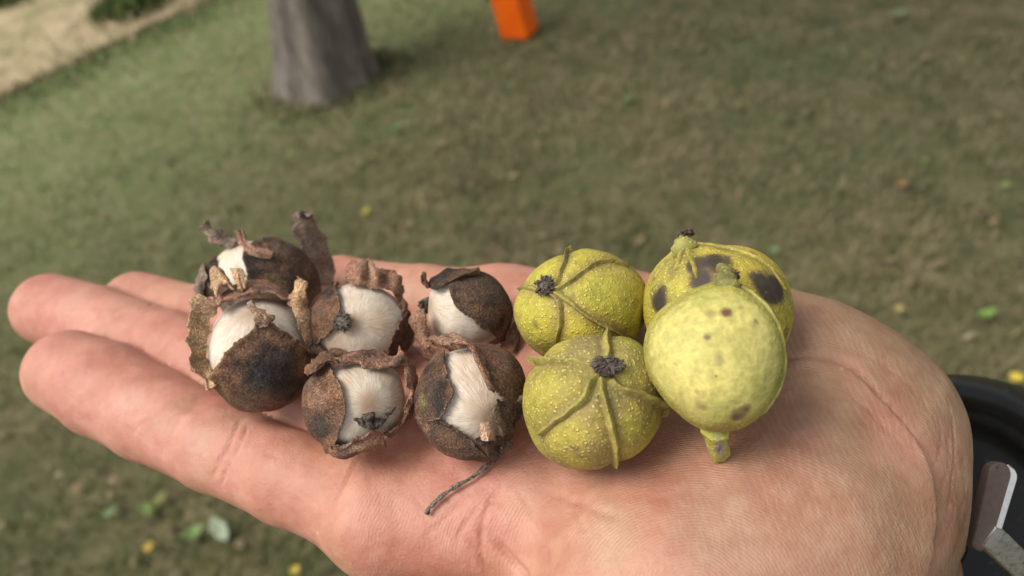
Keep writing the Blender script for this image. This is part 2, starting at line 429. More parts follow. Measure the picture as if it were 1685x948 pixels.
def tuft(b, parent, x, y, rpx, z=0.0, seed=1, n=26, name='stem_scar', mat=None, flat=.5, aspect=(1, 1), lift=.02, up=None):
    """ragged fibrous remnant of the stalk"""
    n = int(n * 3.2); rs = np.random.RandomState(seed); p0 = b.P(x, y, lift) if up is None else b.view(x, y, z)
    nrm = p0 - b.C; nrm /= np.linalg.norm(nrm)
    t1 = np.cross(nrm, b.v); t1 /= np.linalg.norm(t1); t2 = np.cross(nrm, t1)   # t1 ~ horizontal
    r = rpx * b.sc; polys = []
    core = [p0 - nrm * r * .3, p0 + nrm * r * flat * .6]
    polys.append((catmull(core, 4), np.array([.85, .95, .9, .7, .4]) * r * .85))
    for k in range(n):
        a = rs.uniform(0, 2 * PI); q = rs.uniform(.1, 1); l = rs.uniform(.6, 1.35)
        st = p0 + (t1 * math.cos(a) * aspect[0] + t2 * math.sin(a) * aspect[1]) * r * q * .45
        en = p0 + (t1 * math.cos(a + .5) * aspect[0] + t2 * math.sin(a + .5) * aspect[1]) * r * l + nrm * r * flat * rs.uniform(-.15, .7)
        md = (st + en) / 2 + nrm * r * rs.uniform(0, .4) + t1 * r * rs.uniform(-.15, .15)
        en = en * .8 + p0 * .2
        polys.append((catmull([st, md, en], 3), np.linspace(.10, .03, 7) * r * rs.uniform(.6, 1.3)))
    return tubes(name, polys, parent, mat or MT, 6, rough=.15, seed=seed)

# ------------------------------------------------------------------ the ground
# the mown edge in the upper left: a straight line on the ground
E0, E1 = G(0, 168)[:2], G(352, 0)[:2]
ed = (E1 - E0) / np.linalg.norm(E1 - E0); en = np.array([-ed[1], ed[0]])
if en @ (G(50, 30)[:2] - E0) < 0: en = -en
def mat_ground():
    t = NT('lawn_soil'); v = t.coord()
    n0 = t.noise(v, 1.3, 4, .6); n1 = t.noise(v, 9, 4, .65); n2 = t.noise(v, 60, 4, .7)
    c = t.ramp(n1, [(.3, (.055, .060, .024)), (.5, (.105, .095, .045)), (.7, (.17, .14, .08))])
    c = t.mix(t.ramp(n0, [(.4, 0.0), (.65, .6)]), c, (.055, .075, .028))
    sp = t.n('SeparateXYZ', Vector=v); dd = t.math('ADD', t.math('MULTIPLY_ADD', sp.outputs[0], float(en[0]), t.math('MULTIPLY', sp.outputs[1], float(en[1]))), float(-(E0 @ en)))
    dd = t.math('ADD', dd, t.math('MULTIPLY', n0, .9))
    fresh_lit = t.mix(t.ramp(n1, [(.35, 0.0), (.65, 1.0)]), (.14, .17, .06), (.20, .20, .10))
    c = t.mix(t.ramp(t.math('MULTIPLY_ADD', dd, .4, 1.0), [(.15, 0.0), (.95, .95)]), c, fresh_lit)  # left lawn: greener, with the stronger light there painted into the colour
    c = t.mix(1.0, c, t.ramp(n2, [(.3, .6), (.7, 1.4)]), 'MULTIPLY')
    return t.fin(c, .95, t.bump(n2, .02, .8), Specular_IOR_Level=.15)
def mat_tint(name, rough=.85, n=40, spec=.2, var=(.8, 1.2), sheen=0, translucent=0):
    t = NT(name); tint = t.attr('tint').outputs['Color']; v = t.coord(); n1 = t.noise(v, n, 4, .6)
    c = t.mix(1.0, tint, t.ramp(n1, [(.3, var[0]), (.7, var[1])]), 'MULTIPLY')
    m = t.fin(c, rough, None, Specular_IOR_Level=spec)
    return m
def grid_sheet(name, x0, x1, y0, y1, n, mat, z=0.0, amp=.02, mask=None):
    X, Y = np.meshgrid(np.linspace(x0, x1, n), np.linspace(y0, y1, n), indexing='ij')
    P = np.stack([X, Y, np.full_like(X, z)], -1); P[..., 2] += amp * fbm(P * np.array([1, 1, 0]), .8, 3, 3)
    idx = np.arange(n * n).reshape(n, n)
    f = np.stack([idx[:-1, :-1].ravel(), idx[1:, :-1].ravel(), idx[1:, 1:].ravel(), idx[:-1, 1:].ravel()], 1)
    return P, f
# lawn: near fine sheet joined with a huge one
P, f = grid_sheet('lawn', -150, 150, -20, 280, 60, None, amp=0)
P[..., 2] -= .03 * (np.hypot(P[..., 0], P[..., 1]) > 12)
lawn = mesh_obj('lawn', P.reshape(-1, 3), f, mat_ground()); tag(lawn, kind='structure')

def beyond(p): return (p[..., :2] - E0) @ en
def mat_field():
    t = NT('dry_field'); v = t.coord(); n0 = t.noise(v, 1.1, 4, .6); n1 = t.noise(v, 7, 4, .65)
    c = t.ramp(n1, [(.3, (.19, .155, .09)), (.5, (.33, .265, .16)), (.7, (.42, .34, .21))])
    c = t.mix(t.ramp(n0, [(.46, 0.0), (.6, .75)]), c, (.12, .13, .05))
    return t.fin(c, .95, t.bump(n1, .03, .8), Specular_IOR_Level=.1)
q = []
for (s0, n0_) in ((-25, .0), (45, .0), (45, 120), (-25, 120)):
    p = E0 + ed * s0 + en * n0_; q.append(p)
ns_, nn_ = 60, 60; S, N_ = np.meshgrid(np.linspace(-25, 60, ns_), np.linspace(0, 1, nn_) ** 2 * 110, indexing='ij')
Pf = np.zeros((ns_, nn_, 3)); Pf[..., :2] = E0 + S[..., None] * ed + N_[..., None] * en
Pf[..., :2] += (.08 * fbm(Pf, 1.2, 5, 2) * (N_ < .01))[..., None] * en
Pf[..., 2] = .012 + .05 * sstep(0, .8, N_)
idx = np.arange(ns_ * nn_).reshape(ns_, nn_)
fld = mesh_obj('dry_field', Pf.reshape(-1, 3), np.stack([idx[:-1, :-1].ravel(), idx[1:, :-1].ravel(), idx[1:, 1:].ravel(), idx[:-1, 1:].ravel()], 1)[:, ::-1], mat_field())
tag(fld, kind='structure')

TREE = G(546, 136)
def blades(name, pts, hgt, wid, cols, mat, lean=.6, seed=3):
    rs = np.random.RandomState(seed); n = len(pts); a = rs.uniform(0, 2 * PI, n); d = np.stack([np.cos(a), np.sin(a), 0 * a], 1)
    s = np.stack([-np.sin(a + .4), np.cos(a + .4), 0 * a], 1) * (wid * rs.uniform(.6, 1.4, n))[:, None] * .5
    h = hgt * rs.uniform(.5, 1.3, n); ln = (lean * rs.uniform(.2, 1.6, n) * h)[:, None] * d
    up = np.array([0, 0, 1.0]); b0 = pts - s; b1 = pts + s; m = pts + ln * .45 + up * (h * .62)[:, None]
    m0 = m - s * .7; m1 = m + s * .7; t_ = pts + ln + up * (h * .92)[:, None]
    V = np.stack([b0, b1, m1, m0, t_], 1).reshape(-1, 3)
    k = np.arange(n)[:, None] * 5
    f = np.concatenate([k + np.array([[0, 1, 2]]), k + np.array([[0, 2, 3]]), k + np.array([[3, 2, 4]])])
    c = np.repeat(cols, 5, axis=0)
    return mesh_obj(name, V, f, mat, attrs={'tint': c}, smooth=False)
def scatter(n, y0, y1, seed, power=1.6):
    """points over the ground the camera and its neighbours see, denser near"""
    rs = np.random.RandomState(seed); r = y0 + (y1 - y0) * rs.uniform(0, 1, n) ** power
    a = np.sign(rs.uniform(-1, 1, n)) * np.abs(rs.uniform(0, 1, n)) ** 1.25 * math.radians(85)
    return np.stack([np.sin(a) * r, np.cos(a) * r, 0 * r], 1)
gp = scatter(190000, .1, 9.0, 11, 1.2)
gp = gp[beyond(gp) < 0.02]
n0 = fbm(gp, 1.1, 21, 3); n1 = fbm(gp, 5.5, 23, 3); n2 = rng.uniform(-1, 1, len(gp))
keep = (n1 + .5 * n2) > -.35; gp, n0, n1, n2 = gp[keep], n0[keep], n1[keep], n2[keep]
olive = np.array([.088, .094, .032]); brown = np.array([.19, .15, .08]); fresh = np.array([.155, .205, .070])  # fresh: greener grass, also brightened for sunlight outside the tree's shade
nA = fbm(gp, 2.4, 61, 2); nB = fbm(gp, 13, 67, 2); k = sstep(-.25, .4, n1 * .6 + nA * .7 + nB * .35 + n2 * .22)[:, None]; gc = (olive * (1 - k) + brown * k) * (1 + .35 * fbm(gp, 8, 71, 3))[:, None]
left = sstep(2.4, -.3, beyond(gp) * -1.0 - 0.0) * .8
left = sstep(-2.6, -.2, beyond(gp) + .5 * n0) * .9
k = np.clip(left + .12 * sstep(.1, .5, n0), 0, .9)[:, None] * (.5 + .5 * (n2 > -.3))[:, None]
gc = gc * (1 - k) + fresh * k
right = sstep(.2, 1.3, gp[:, 0] + .3 * n0)[:, None] * .6; gc = gc * (1 - right) + np.array([.165, .135, .075]) * right
grass = blades('short_grass', gp, .028, .0042, gc, mat_tint('grass_blade', .7, 8, .3), 1.0, 5)
tag(grass, kind='stuff')
# longer darker fringe along the mown edge
rs = np.random.RandomState(9); n = 9000
pe = np.zeros((n, 3)); s_ = rs.uniform(-4, 9, n); o_ = rs.normal(-.13, .13, n); pe[:, :2] = E0 + s_[:, None] * ed + o_[:, None] * en
ec = np.array([.085, .125, .035]) * rs.uniform(.6, 1.5, (n, 1))
edge = blades('edge_grass', pe, .045, .006, ec, bpy.data.materials['grass_blade'], .6, 8); tag(edge, kind='stuff')
n = 26000; pe = np.zeros((n, 3)); s_ = rs.uniform(-4, 14, n); o_ = -.08 + rs.uniform(0, 1, n) ** 1.5 * 8; pe[:, :2] = E0 + s_[:, None] * ed + o_[:, None] * en
kk = sstep(-.05, .3, fbm(pe, .9, 77, 3) + .15 * rs.normal(size=n))[:, None]
strip = sstep(1.1, .5, o_)[:, None]; kk = kk * (1 - strip)
ec = (np.array([.46, .36, .22]) * (1 - kk) + np.array([.15, .16, .05]) * kk) * rs.uniform(.7, 1.3, (n, 1))
dry = blades('dry_grass', pe, .10, .009, ec, bpy.data.materials['grass_blade'], .8, 18); tag(dry, kind='stuff')

n = 1300; aa = rs.uniform(0, 2 * PI, n); rr_ = .20 + np.abs(rs.normal(0, .07, n)); pe = np.stack([TREE[0] + np.cos(aa) * rr_ * 1.15, TREE[1] + np.sin(aa) * rr_, 0 * aa], 1)
kk = (rs.rand(n, 1) < .35); ec = np.where(kk, np.array([.20, .155, .085]), np.array([.13, .15, .055])) * rs.uniform(.6, 1.4, (n, 1))
foot = blades('tree_foot_grass', pe, .04, .006, ec, bpy.data.materials['grass_blade'], .7, 28); tag(foot, kind='stuff')
# litter of small dead leaf bits
n = 3800; lp = scatter(n, .3, 8.5, 31, 1.1); lp = lp[beyond(lp) < 0]; lp = lp[(fbm(lp, 2.1, 41, 2) + .3 * rs.normal(size=len(lp))) > -.05]
n = len(lp); sz = rs.uniform(.006, .019, n); a = rs.uniform(0, 2 * PI, n); tilt = rs.uniform(-.5, .5, (n, 2))
base = np.array([[-1, 0], [-.3, .5], [.5, .45], [1, 0], [.4, -.5], [-.4, -.42]])
V = np.zeros((n, 6, 3)); ca, sa = np.cos(a), np.sin(a)
for j, (x, y) in enumerate(base):
    V[:, j, 0] = lp[:, 0] + sz * (x * ca - y * sa); V[:, j, 1] = lp[:, 1] + sz * (x * sa + y * ca)
    V[:, j, 2] = .024 + sz * (x * tilt[:, 0] + y * tilt[:, 1]) + .004 * rs.normal(size=n) * (j % 2)
k = np.arange(n)[:, None] * 6; f = np.concatenate([k + np.array([[0, 1, 5]]), k + np.array([[1, 2, 4]]), k + np.array([[1, 4, 5]]), k + np.array([[2, 3, 4]])])
pal = np.array([[.15, .11, .06], [.14, .11, .06], [.16, .13, .075], [.12, .09, .05], [.15, .13, .08], [.10, .12, .04]])
lc = pal[rs.randint(0, 6, n)] * rs.uniform(.7, 1.25, (n, 1))
lit = mesh_obj('leaf_litter', V.reshape(-1, 3), f, mat_tint('litter', .85, 30, .2), attrs={'tint': np.repeat(lc, 6, 0)}, smooth=False)
tag(lit, kind='stuff')

# fallen leaves one can pick out
LEAFM = mat_tint('fallen_leaf', .6, 60, .35)
def leaf(px, py, L, W, ang, col, label, fold=.35, pts=1, seed=1):
    c = G(px, py, .032); nL, nW = 12, 6; ca, sa = math.cos(ang), math.sin(ang)
    s = np.linspace(0, 1, nL); t_ = np.linspace(-1, 1, nW + 1); S, T_ = np.meshgrid(s, t_, indexing='ij')
    wid = W * .5 * np.sin(PI * S ** .8) ** .8 * (1 + .16 * np.sin(S * 23 + seed) + .12 * np.sin(S * 51 + 2 * seed + T_))
    x = (S - .5) * L; y = T_ * wid; z = fold * np.abs(y) + .9 * L * (S - .5) ** 2 * (seed % 3 * .5) + .08 * W * np.sin(S * 7 + seed + T_)
    Pq = np.stack([c[0] + x * ca - y * sa, c[1] + x * sa + y * ca, c[2] + z - .004], -1)
    o = Pq.copy(); i2 = Pq.copy(); i2[..., 2] -= .0006
    tc = np.array(col) * .62 * (1 + .2 * fbm(Pq.reshape(-1, 3), 60, seed, 2))[:, None]
    ob = sheet('fallen_leaf', o, i2, LEAFM, None, tc, tc * .9, None)
    org = np.array([c[0], c[1], .02])
    ob.data.transform(Matrix.Translation(Vector(-org))); ob.location = org
    tag(ob, label, 'leaf', 'fallen leaves lying on the lawn')
    return ob
leaf(362, 872, .085, .034, -1.0, (.36, .42, .27), 'pale silvery green leaf on the lawn below the index finger, its arched half', .15, seed=1)
leaf(318, 876, .060, .032, .25, (.17, .27, .075), 'fresh green leaf lying flat against the pale silvery leaf below the index finger', .3, seed=2)
leaf(240, 838, .055, .03, -.8, (.13, .19, .03), 'olive green leaf on the lawn left of the pale silvery leaf', .3, seed=3)
leaf(262, 820, .05, .025, .9, (.20, .21, .045), 'yellowish olive leaf crossing the olive green one on the lawn', .3, seed=4)
leaf(180, 842, .032, .024, .3, (.20, .30, .12), 'small round green leaf furthest left on the near lawn', .2, seed=5)
leaf(243, 898, .026, .021, 1.2, (.62, .40, .05), 'small orange yellow leaf under the olive leaves near the bottom left', .2, seed=6)
leaf(484, 937, .024, .022, .4, (.62, .48, .07), 'yellow round leaf at the bottom edge just under the hand', .2, seed=7)
leaf(1622, 515, .055, .024, .05, (.17, .29, .05), 'bright green leaf on the lawn above the wristwatch', .2, seed=8)
leaf(1674, 618, .030, .026, .6, (.68, .52, .06), 'yellow leaf on the lawn right beside the black watch strap', .2, seed=9)
leaf(1482, 506, .030, .022, -.4, (.42, .33, .12), 'pale ochre leaf on the lawn above the heel of the hand', .2, seed=10)
leaf(1274, 410, .030, .024, .4, (.20, .28, .11), 'soft green leaf right behind the blotched green husk', .2, seed=11)
leaf(1036, 158, .052, .034, .2, (.12, .19, .05), 'green leaf on the shaded lawn below and right of the orange box', .2, seed=12)
leaf(650, 210, .05, .036, .9, (.11, .19, .05), 'green leaf on the shaded lawn just right of the tree foot', .2, seed=13)
leaf(600, 348, .05, .022, .9, (.42, .38, .04), 'yellow streak of a leaf on the lawn above the brown husks', .2, seed=14)
leaf(1480, 20, .085, .04, .1, (.17, .23, .09), 'dull green leaf near the top edge far right of the orange box', .2, seed=15)
leaf(1484, 300, .035, .022, .5, (.32, .15, .06), 'reddish brown leaf on the right side of the lawn', .2, seed=16)
leaf(96, 780, .02, .018, .5, (.36, .27, .17), 'beige scrap of leaf left of the small round green leaf', .2, seed=17)
leaf(183, 787, .026, .02, 1.5, (.32, .20, .12), 'tan brown scrap of leaf above the small round green leaf', .2, seed=18)

# ------------------------------------------------------------------ the tree
def mat_bark():
    t = NT('grey_bark'); v = t.coord((1, 1, .28)); n0 = t.noise(v, 5, 4, .6, .3); n1 = t.noise(v, 24, 5, .7, .4)
    c = t.ramp(n1, [(.28, (.085, .072, .058)), (.5, (.175, .152, .128)), (.74, (.30, .268, .23))])
    c = t.mix(t.ramp(n0, [(.45, 0.0), (.7, .4)]), c, (.13, .10, .075))
    return t.fin(c, .9, t.bump(n1, .03, .9), Specular_IOR_Level=.15)
bark = mat_bark()
tree = empty('shade_tree', TREE)
tag(tree, 'grey barked tree with a flared foot standing on the lawn, its trunk alone in view', 'tree')
LEAN = np.array([.15, -.05])      # lean per metre
def limb(pts, rad, segs=24, flare=0.0, seed=1):
    pts = catmull(pts, 10); rad = np.interp(np.linspace(0, 1, len(pts)), np.linspace(0, 1, len(rad)), rad)
    tg = np.gradient(pts, axis=0); tg /= np.linalg.norm(tg, axis=1)[:, None]
    a = np.cross(tg, [.1, 1, .05]); a /= np.linalg.norm(a, axis=1)[:, None]; c = np.cross(tg, a)
    an = np.linspace(0, 2 * PI, segs + 1)[:-1]; fl = np.zeros((len(pts), segs))
    if flare:
        hz = pts[:, 2] - pts[0, 2]
        for (a0, s) in ((0.15, 1.3), (1.6, .5), (2.9, .35), (3.9, .5), (5.2, .9)):
            fl += s * np.exp(-((np.angle(np.exp(1j * (an - a0)))[None, :]) / .42) ** 2) * np.exp(-(hz / .17))[:, None] * flare
        fl += flare * .5 * np.exp(-(hz / .3))[:, None]
        fl += .015 * np.exp(-(hz / 3))[:, None] * np.sin(an * 9 + 2 * np.sin(an * 2))[None, :]
    ring = pts[:, None, :] + (rad[:, None] + fl)[..., None] * (np.cos(an)[None, :, None] * a[:, None, :] + np.sin(an)[None, :, None] * c[:, None, :])
    ring = ring + (ring - pts[:, None, :]) * (.10 * fbm(ring * [1, 1, .3], 7, seed, 3))[..., None]
    idx = np.arange(ring.shape[0] * segs).reshape(-1, segs); nx = np.roll(idx, -1, 1)
    return ring.reshape(-1, 3), np.stack([idx[:-1].ravel(), nx[:-1].ravel(), nx[1:].ravel(), idx[1:].ravel()], 1)
def tpt(z, dx=0, dy=0): return np.array([TREE[0] + LEAN[0] * z + dx, TREE[1] + LEAN[1] * z + dy, z])
V, f = limb([tpt(-.25), tpt(0.05), tpt(.5), tpt(1.2), tpt(2.2), tpt(3.4)], [.185, .172, .142, .128, .125, .12], 96, .145, 4)
mesh_obj('trunk', V, f, bark, tree)
tips = []
for j in range(7):
    a = j * 2 * PI / 7 + .3; z0 = 2.7 + .13 * j; l = rng.uniform(1.7, 2.8)
    pl = [tpt(z0), tpt(z0 + .5, math.cos(a) * .5, math.sin(a) * .5), tpt(z0 + 1.1, math.cos(a) * l * .6, math.sin(a) * l * .6), tpt(z0 + 1.9, math.cos(a) * l, math.sin(a) * l)]
    V, f = limb(pl, [.10, .08, .055, .02], 10, 0, j); mesh_obj('limb', V, f, bark, tree); tips.append(pl)
cl = []
for j in range(95):
    u = rng.normal(size=3); u /= np.linalg.norm(u); r_ = rng.uniform(.45, 1) ** .5
    cl.append((tpt(5.6, 1.3, .6) + u * np.array([3.0, 3.0, 2.0]) * r_, rng.uniform(.4, .9)))
cs = []
for c_, r_ in cl:
    m = int(230 * r_ ** 2 + 40); u = rng.normal(size=(m, 3)); u /= np.linalg.norm(u, axis=1)[:, None]
    cs.append(c_ + u * (r_ * rng.uniform(.3, 1, (m, 1)) ** .4) * np.array([1, 1, .7]))
cs = np.concatenate(cs); n = len(cs); e1 = rng.normal(size=(n, 3)); e1 /= np.linalg.norm(e1, axis=1)[:, None]; e2 = np.cross(e1, rng.normal(size=(n, 3))); e2 /= np.linalg.norm(e2, axis=1)[:, None]
sz = rng.uniform(.06, .11, (n, 1)); V = np.stack([cs - e1 * sz, cs + e2 * sz * .5, cs + e1 * sz, cs - e2 * sz * .5], 1).reshape(-1, 3)
lc = np.array([.06, .10, .03]) * rng.uniform(.6, 1.5, (n, 1))
mesh_obj('crown', V, np.arange(4 * n).reshape(n, 4), mat_tint('tree_leaf', .6, 3), tree, attrs={'tint': np.repeat(lc, 4, 0)}, smooth=False)

# ------------------------------------------------------------------ weeds at the field edge
for (px, py, hh, ww, lab) in ((228, 20, .10, .20, 'low green weed clump in the dry field behind the mown edge'), (12, 8, .2, .3, 'dark green bush at the top left corner beyond the dry field')):
    c = G(px, py); c[2] = 0.04; n = 900; rs2 = np.random.RandomState(int(px)); u = rs2.normal(size=(n, 3)) * np.array([ww, ww, 0]) * .45
    pts = c + u; o = blades('weed_clump', pts, hh, .02, np.array([.10, .14, .035]) * rs2.uniform(.5, 1.5, (n, 1)), bpy.data.materials['grass_blade'], .7, int(px))
    o.data.transform(Matrix.Translation(Vector(-c))); o.location = c; tag(o, lab, 'weeds')

# orange box on the lawn
def lathe(name, prof, mat, parent, c, axis=(0, 0, 1), segs=64):
    axis = np.array(axis, float); axis /= np.linalg.norm(axis); a = np.cross(axis, [0, 1, .1]); a /= np.linalg.norm(a); b_ = np.cross(axis, a)
    an = np.linspace(0, 2 * PI, segs + 1)[:-1]; pr = np.array(prof)
    V = np.asarray(c) + pr[:, 1][:, None, None] * axis + pr[:, 0][:, None, None] * (np.cos(an)[None, :, None] * a + np.sin(an)[None, :, None] * b_)
    idx = np.arange(len(pr) * segs).reshape(-1, segs); nx = np.roll(idx, -1, 1)
    return mesh_obj(name, V.reshape(-1, 3), np.stack([idx[:-1].ravel(), nx[:-1].ravel(), nx[1:].ravel(), idx[1:].ravel()], 1), mat, parent)
t = NT('orange_plastic'); v = t.coord(); n_ = t.noise(v, 12, 3, .5); MO = t.fin(t.ramp(n_, [(.3, (.85, .11, .004)), (.7, (.95, .16, .006))]), .38, None)
t = NT('black_plastic'); v = t.coord(); n_ = t.noise(v, 30, 3, .5); MB = t.fin(t.ramp(n_, [(.3, (.012, .012, .012)), (.7, (.03, .03, .03))]), .5, None)
def box(name, c, dx, dy, dz, hx, hy, hz, mat, parent, bev=.2):
    import bmesh
    bm = bmesh.new(); bmesh.ops.create_cube(bm, size=2)
    bmesh.ops.bevel(bm, geom=list(bm.edges), offset=bev, segments=3, affect='EDGES', profile=.7)
    q = np.array([v_.co[:] for v_ in bm.verts]); f = [[v_.index for v_ in f_.verts] for f_ in bm.faces]; bm.free()
    V = np.asarray(c) + q[:, :1] * hx * np.asarray(dx) + q[:, 1:2] * hy * np.asarray(dy) + q[:, 2:] * hz * np.asarray(dz)
    return mesh_obj(name, V, f, mat, parent)
oc = G(857, 58); s_ = depth(oc) / FPX; orad = 25 * s_
can = empty('orange_box', oc); tag(can, 'bright orange upright box with a black fitting standing on the shaded lawn', 'box')
ax3 = np.array([-.07, 0, 1.0]); ax3 /= np.linalg.norm(ax3); a_ = math.radians(-40); d1 = np.array([math.cos(a_), math.sin(a_), .07 * math.cos(a_)]); d1 /= np.linalg.norm(d1); d2 = np.cross(ax3, d1)
box('body', oc + ax3 * .21, d1, d2, ax3, orad, orad * .8, .205, MO, can, .12)
box('lid', oc + ax3 * .435, d1, d2, ax3, orad * 1.05, orad * .86, .018, MB, can, .2)
box('bracket', oc + ax3 * .215 - d1 * (orad + .02) , d1, d2, ax3, .022, .03, .04, MB, can)

# ------------------------------------------------------------------ nuts: bodies first, the hand is shaped to carry them
BL = {}
BL['A'] = Blob(450, 446, h=-3.2, outline=[(352,470),(358,425),(385,402),(430,398),(470,400),(508,425),(524,458),(520,500),(480,540),(400,540)], seed=1)
BL['B'] = Blob(432, 576, h=-1.3, outline=[(340,590),(346,540),(365,506),(400,486),(440,484),(485,505),(508,545),(517,590),(507,630),(480,664),(440,679),(395,672),(362,640)], seed=2)
BL['C'] = Blob(594, 530, h=-1.4, outline=[(506,520),(520,490),(560,466),(610,466),(655,488),(676,520),(680,555),(665,583),(610,610),(550,600),(515,570)], seed=3)
BL['D'] = Blob(592, 663, h=0, outline=[(498,660),(505,630),(530,603),(575,592),(630,592),(662,612),(672,650),(668,690),(645,722),(600,742),(560,740),(515,712)], seed=4)
BL['E'] = Blob(765, 508, h=0, outline=[(700,505),(708,470),(745,447),(790,446),(825,468),(843,505),(838,540),(820,562),(770,572),(720,562)], seed=5)
BL['F'] = Blob(775, 660, h=0.3, outline=[(684,655),(695,610),(722,578),(770,565),(820,570),(855,596),(867,640),(855,690),(840,728),(800,755),(750,752),(705,722)], seed=6)
BL['G'] = Blob(955, 498, h=1.4, outline=[(845,505),(850,480),(870,455),(905,428),(940,413),(985,412),(1020,425),(1050,448),(1064,480),(1060,525),(1045,560),(1000,590),(940,600),(893,586),(862,560),(847,530)], seed=7)
BL['H'] = Blob(978, 660, h=1.6, outline=[(861,650),(866,620),(885,590),(920,565),(960,552),(1010,548),(1050,562),(1075,590),(1092,630),(1095,672),(1075,712),(1050,742),(1015,762),(980,771),(930,766),(893,748),(870,710)], seed=8)
BL['I'] = Blob(1180, 492, h=1.6, outline=[(1060,505),(1062,475),(1075,445),(1100,418),(1122,400),(1150,398),(1190,405),(1235,410),(1268,430),(1290,462),(1300,505),(1294,545),(1270,590),(1180,610),(1100,590),(1066,545)], seed=9)
BL['J'] = Blob(1174, 590, h=11.2, outline=[(1061,580),(1064,545),(1080,518),(1110,495),(1145,474),(1178,462),(1205,460),(1235,480),(1262,500),(1280,540),(1287,585),(1280,635),(1255,675),(1225,698),(1190,710),(1155,706),(1115,680),(1085,645),(1066,612)], seed=10)

# ------------------------------------------------------------------ the hand
def cen(px, py, r_mm=None, rpx=None, h=None, under=None):
    """centre of a ball whose outline is centred on the pixel; h = height of the centre (mm, relative to the palm)"""
    c = H(px, py, h * .001)
    r = rpx * depth(c) / FPX if rpx else r_mm * .001
    return np.array([*c, r])
def chain(*a): return [cen(x, y, rpx=r, h=h) for (x, y, r, h) in a]
def chm(*a): return [cen(x, y, r_mm=r, h=h) for (x, y, r, h) in a]
index_f = chain((115, 613, 70, -7), (176, 641, 77, -8), (252, 682, 76, -9), (362, 735, 74, -9), (480, 787, 75, -9.5), (620, 846, 80, -11))
middle_f = chain((84, 510, 60, -12), (162, 535, 63, -12.5), (285, 580, 66, -12.5), (400, 626, 66, -12), (560, 685, 70, -11), (700, 730, 78, -12))
ring_f = chain((224, 499, 52, -16), (330, 528, 57, -15), (460, 568, 60, -13), (620, 620, 64, -12), (760, 650, 72, -12))
pinky_f = chain((455, 478, 46, -16), (560, 473, 50, -13), (700, 492, 55, -10.5), (830, 508, 64, -10))
palm_g = [chm((640, 860, 11.0, -12), (960, 855, 15, -15.5), (1330, 800, 17, -20)),
          chm((700, 740, 10.5, -12), (1000, 740, 14, -15), (1330, 750, 17, -20)),
          chm((770, 650, 10.0, -12), (1050, 650, 13, -15), (1330, 690, 16, -19)),
          chain((830, 508, 64, -10), (1020, 528, 84, -11), (1180, 570, 108, -14), (1300, 628, 132, -17)),
          chm((1120, 960, 19, -14), (1300, 880, 20, -16)),
          chain((760, 590, 78, -14), (1000, 620, 90, -14)),
          chain((1240, 580, 92, -12), (1335, 650, 124, -17), (1392, 718, 173, -23), (1387, 786, 173, -26))]
thumb_f = chm((1060, 1010, 15, -14), (900, 1180, 12.5, -12), (760, 1330, 10.5, -10), (640, 1440, 9, -8))
WR = at(1372, 905, .170)
AX = .42 * R - .28 * U + .86 * F; AX /= np.linalg.norm(AX)
wrist_g = [np.array([*at(1370, 830, .150), .0165]), np.array([*WR, .0225]), np.array([*(WR + AX * .05), .025]), np.array([*(WR + AX * .14), .034])]
wrist_h = [np.array([*at(1325, 900, .148), .018]), np.array([*(WR - .010 * U), .0215]), np.array([*(WR + AX * .05 - .012 * U), .026]), np.array([*(WR + AX * .14 - .01 * U), .034])]

def d_chain(p, ch):
    out = None
    for a, b in zip(ch[:-1], ch[1:]):
        ab = (b[:3] - a[:3]).astype(np.float32); t = np.clip(((p - a[:3].astype(np.float32)) @ ab) / (ab @ ab), 0, 1)
        q = p - a[:3].astype(np.float32) - t[:, None] * ab; d = np.sqrt((q * q).sum(1)) - (a[3] + (b[3] - a[3]) * t)
        out = d if out is None else smin(out, d, .002)
    return out
def smin(a, b, k):
    h = np.clip(.5 + .5 * (b - a) / k, 0, 1); return b * (1 - h) + a * h - k * h * (1 - h)
def hand_sdf(p):
    p = p.astype(np.float32)
    fin = None
    for ch in (index_f, middle_f, ring_f, pinky_f):
        d = d_chain(p, ch); fin = d if fin is None else smin(fin, d, .0006)
    pal = None
    for ch in palm_g:
        d = d_chain(p, ch); pal = d if pal is None else smin(pal, d, .011)
    for ch in (wrist_g, wrist_h):
        pal = smin(pal, d_chain(p, ch), .012)
    pal = smin(pal, d_chain(p, thumb_f), .010)
    d = smin(pal, fin, .006)
    for b in BL.values():                       # skin gives way under the nuts
        s = np.sqrt(((p - b.C.astype(np.float32)) ** 2).sum(1)) - (b.R * .99)
        d = -smin(-d, s, .0022)
    return d
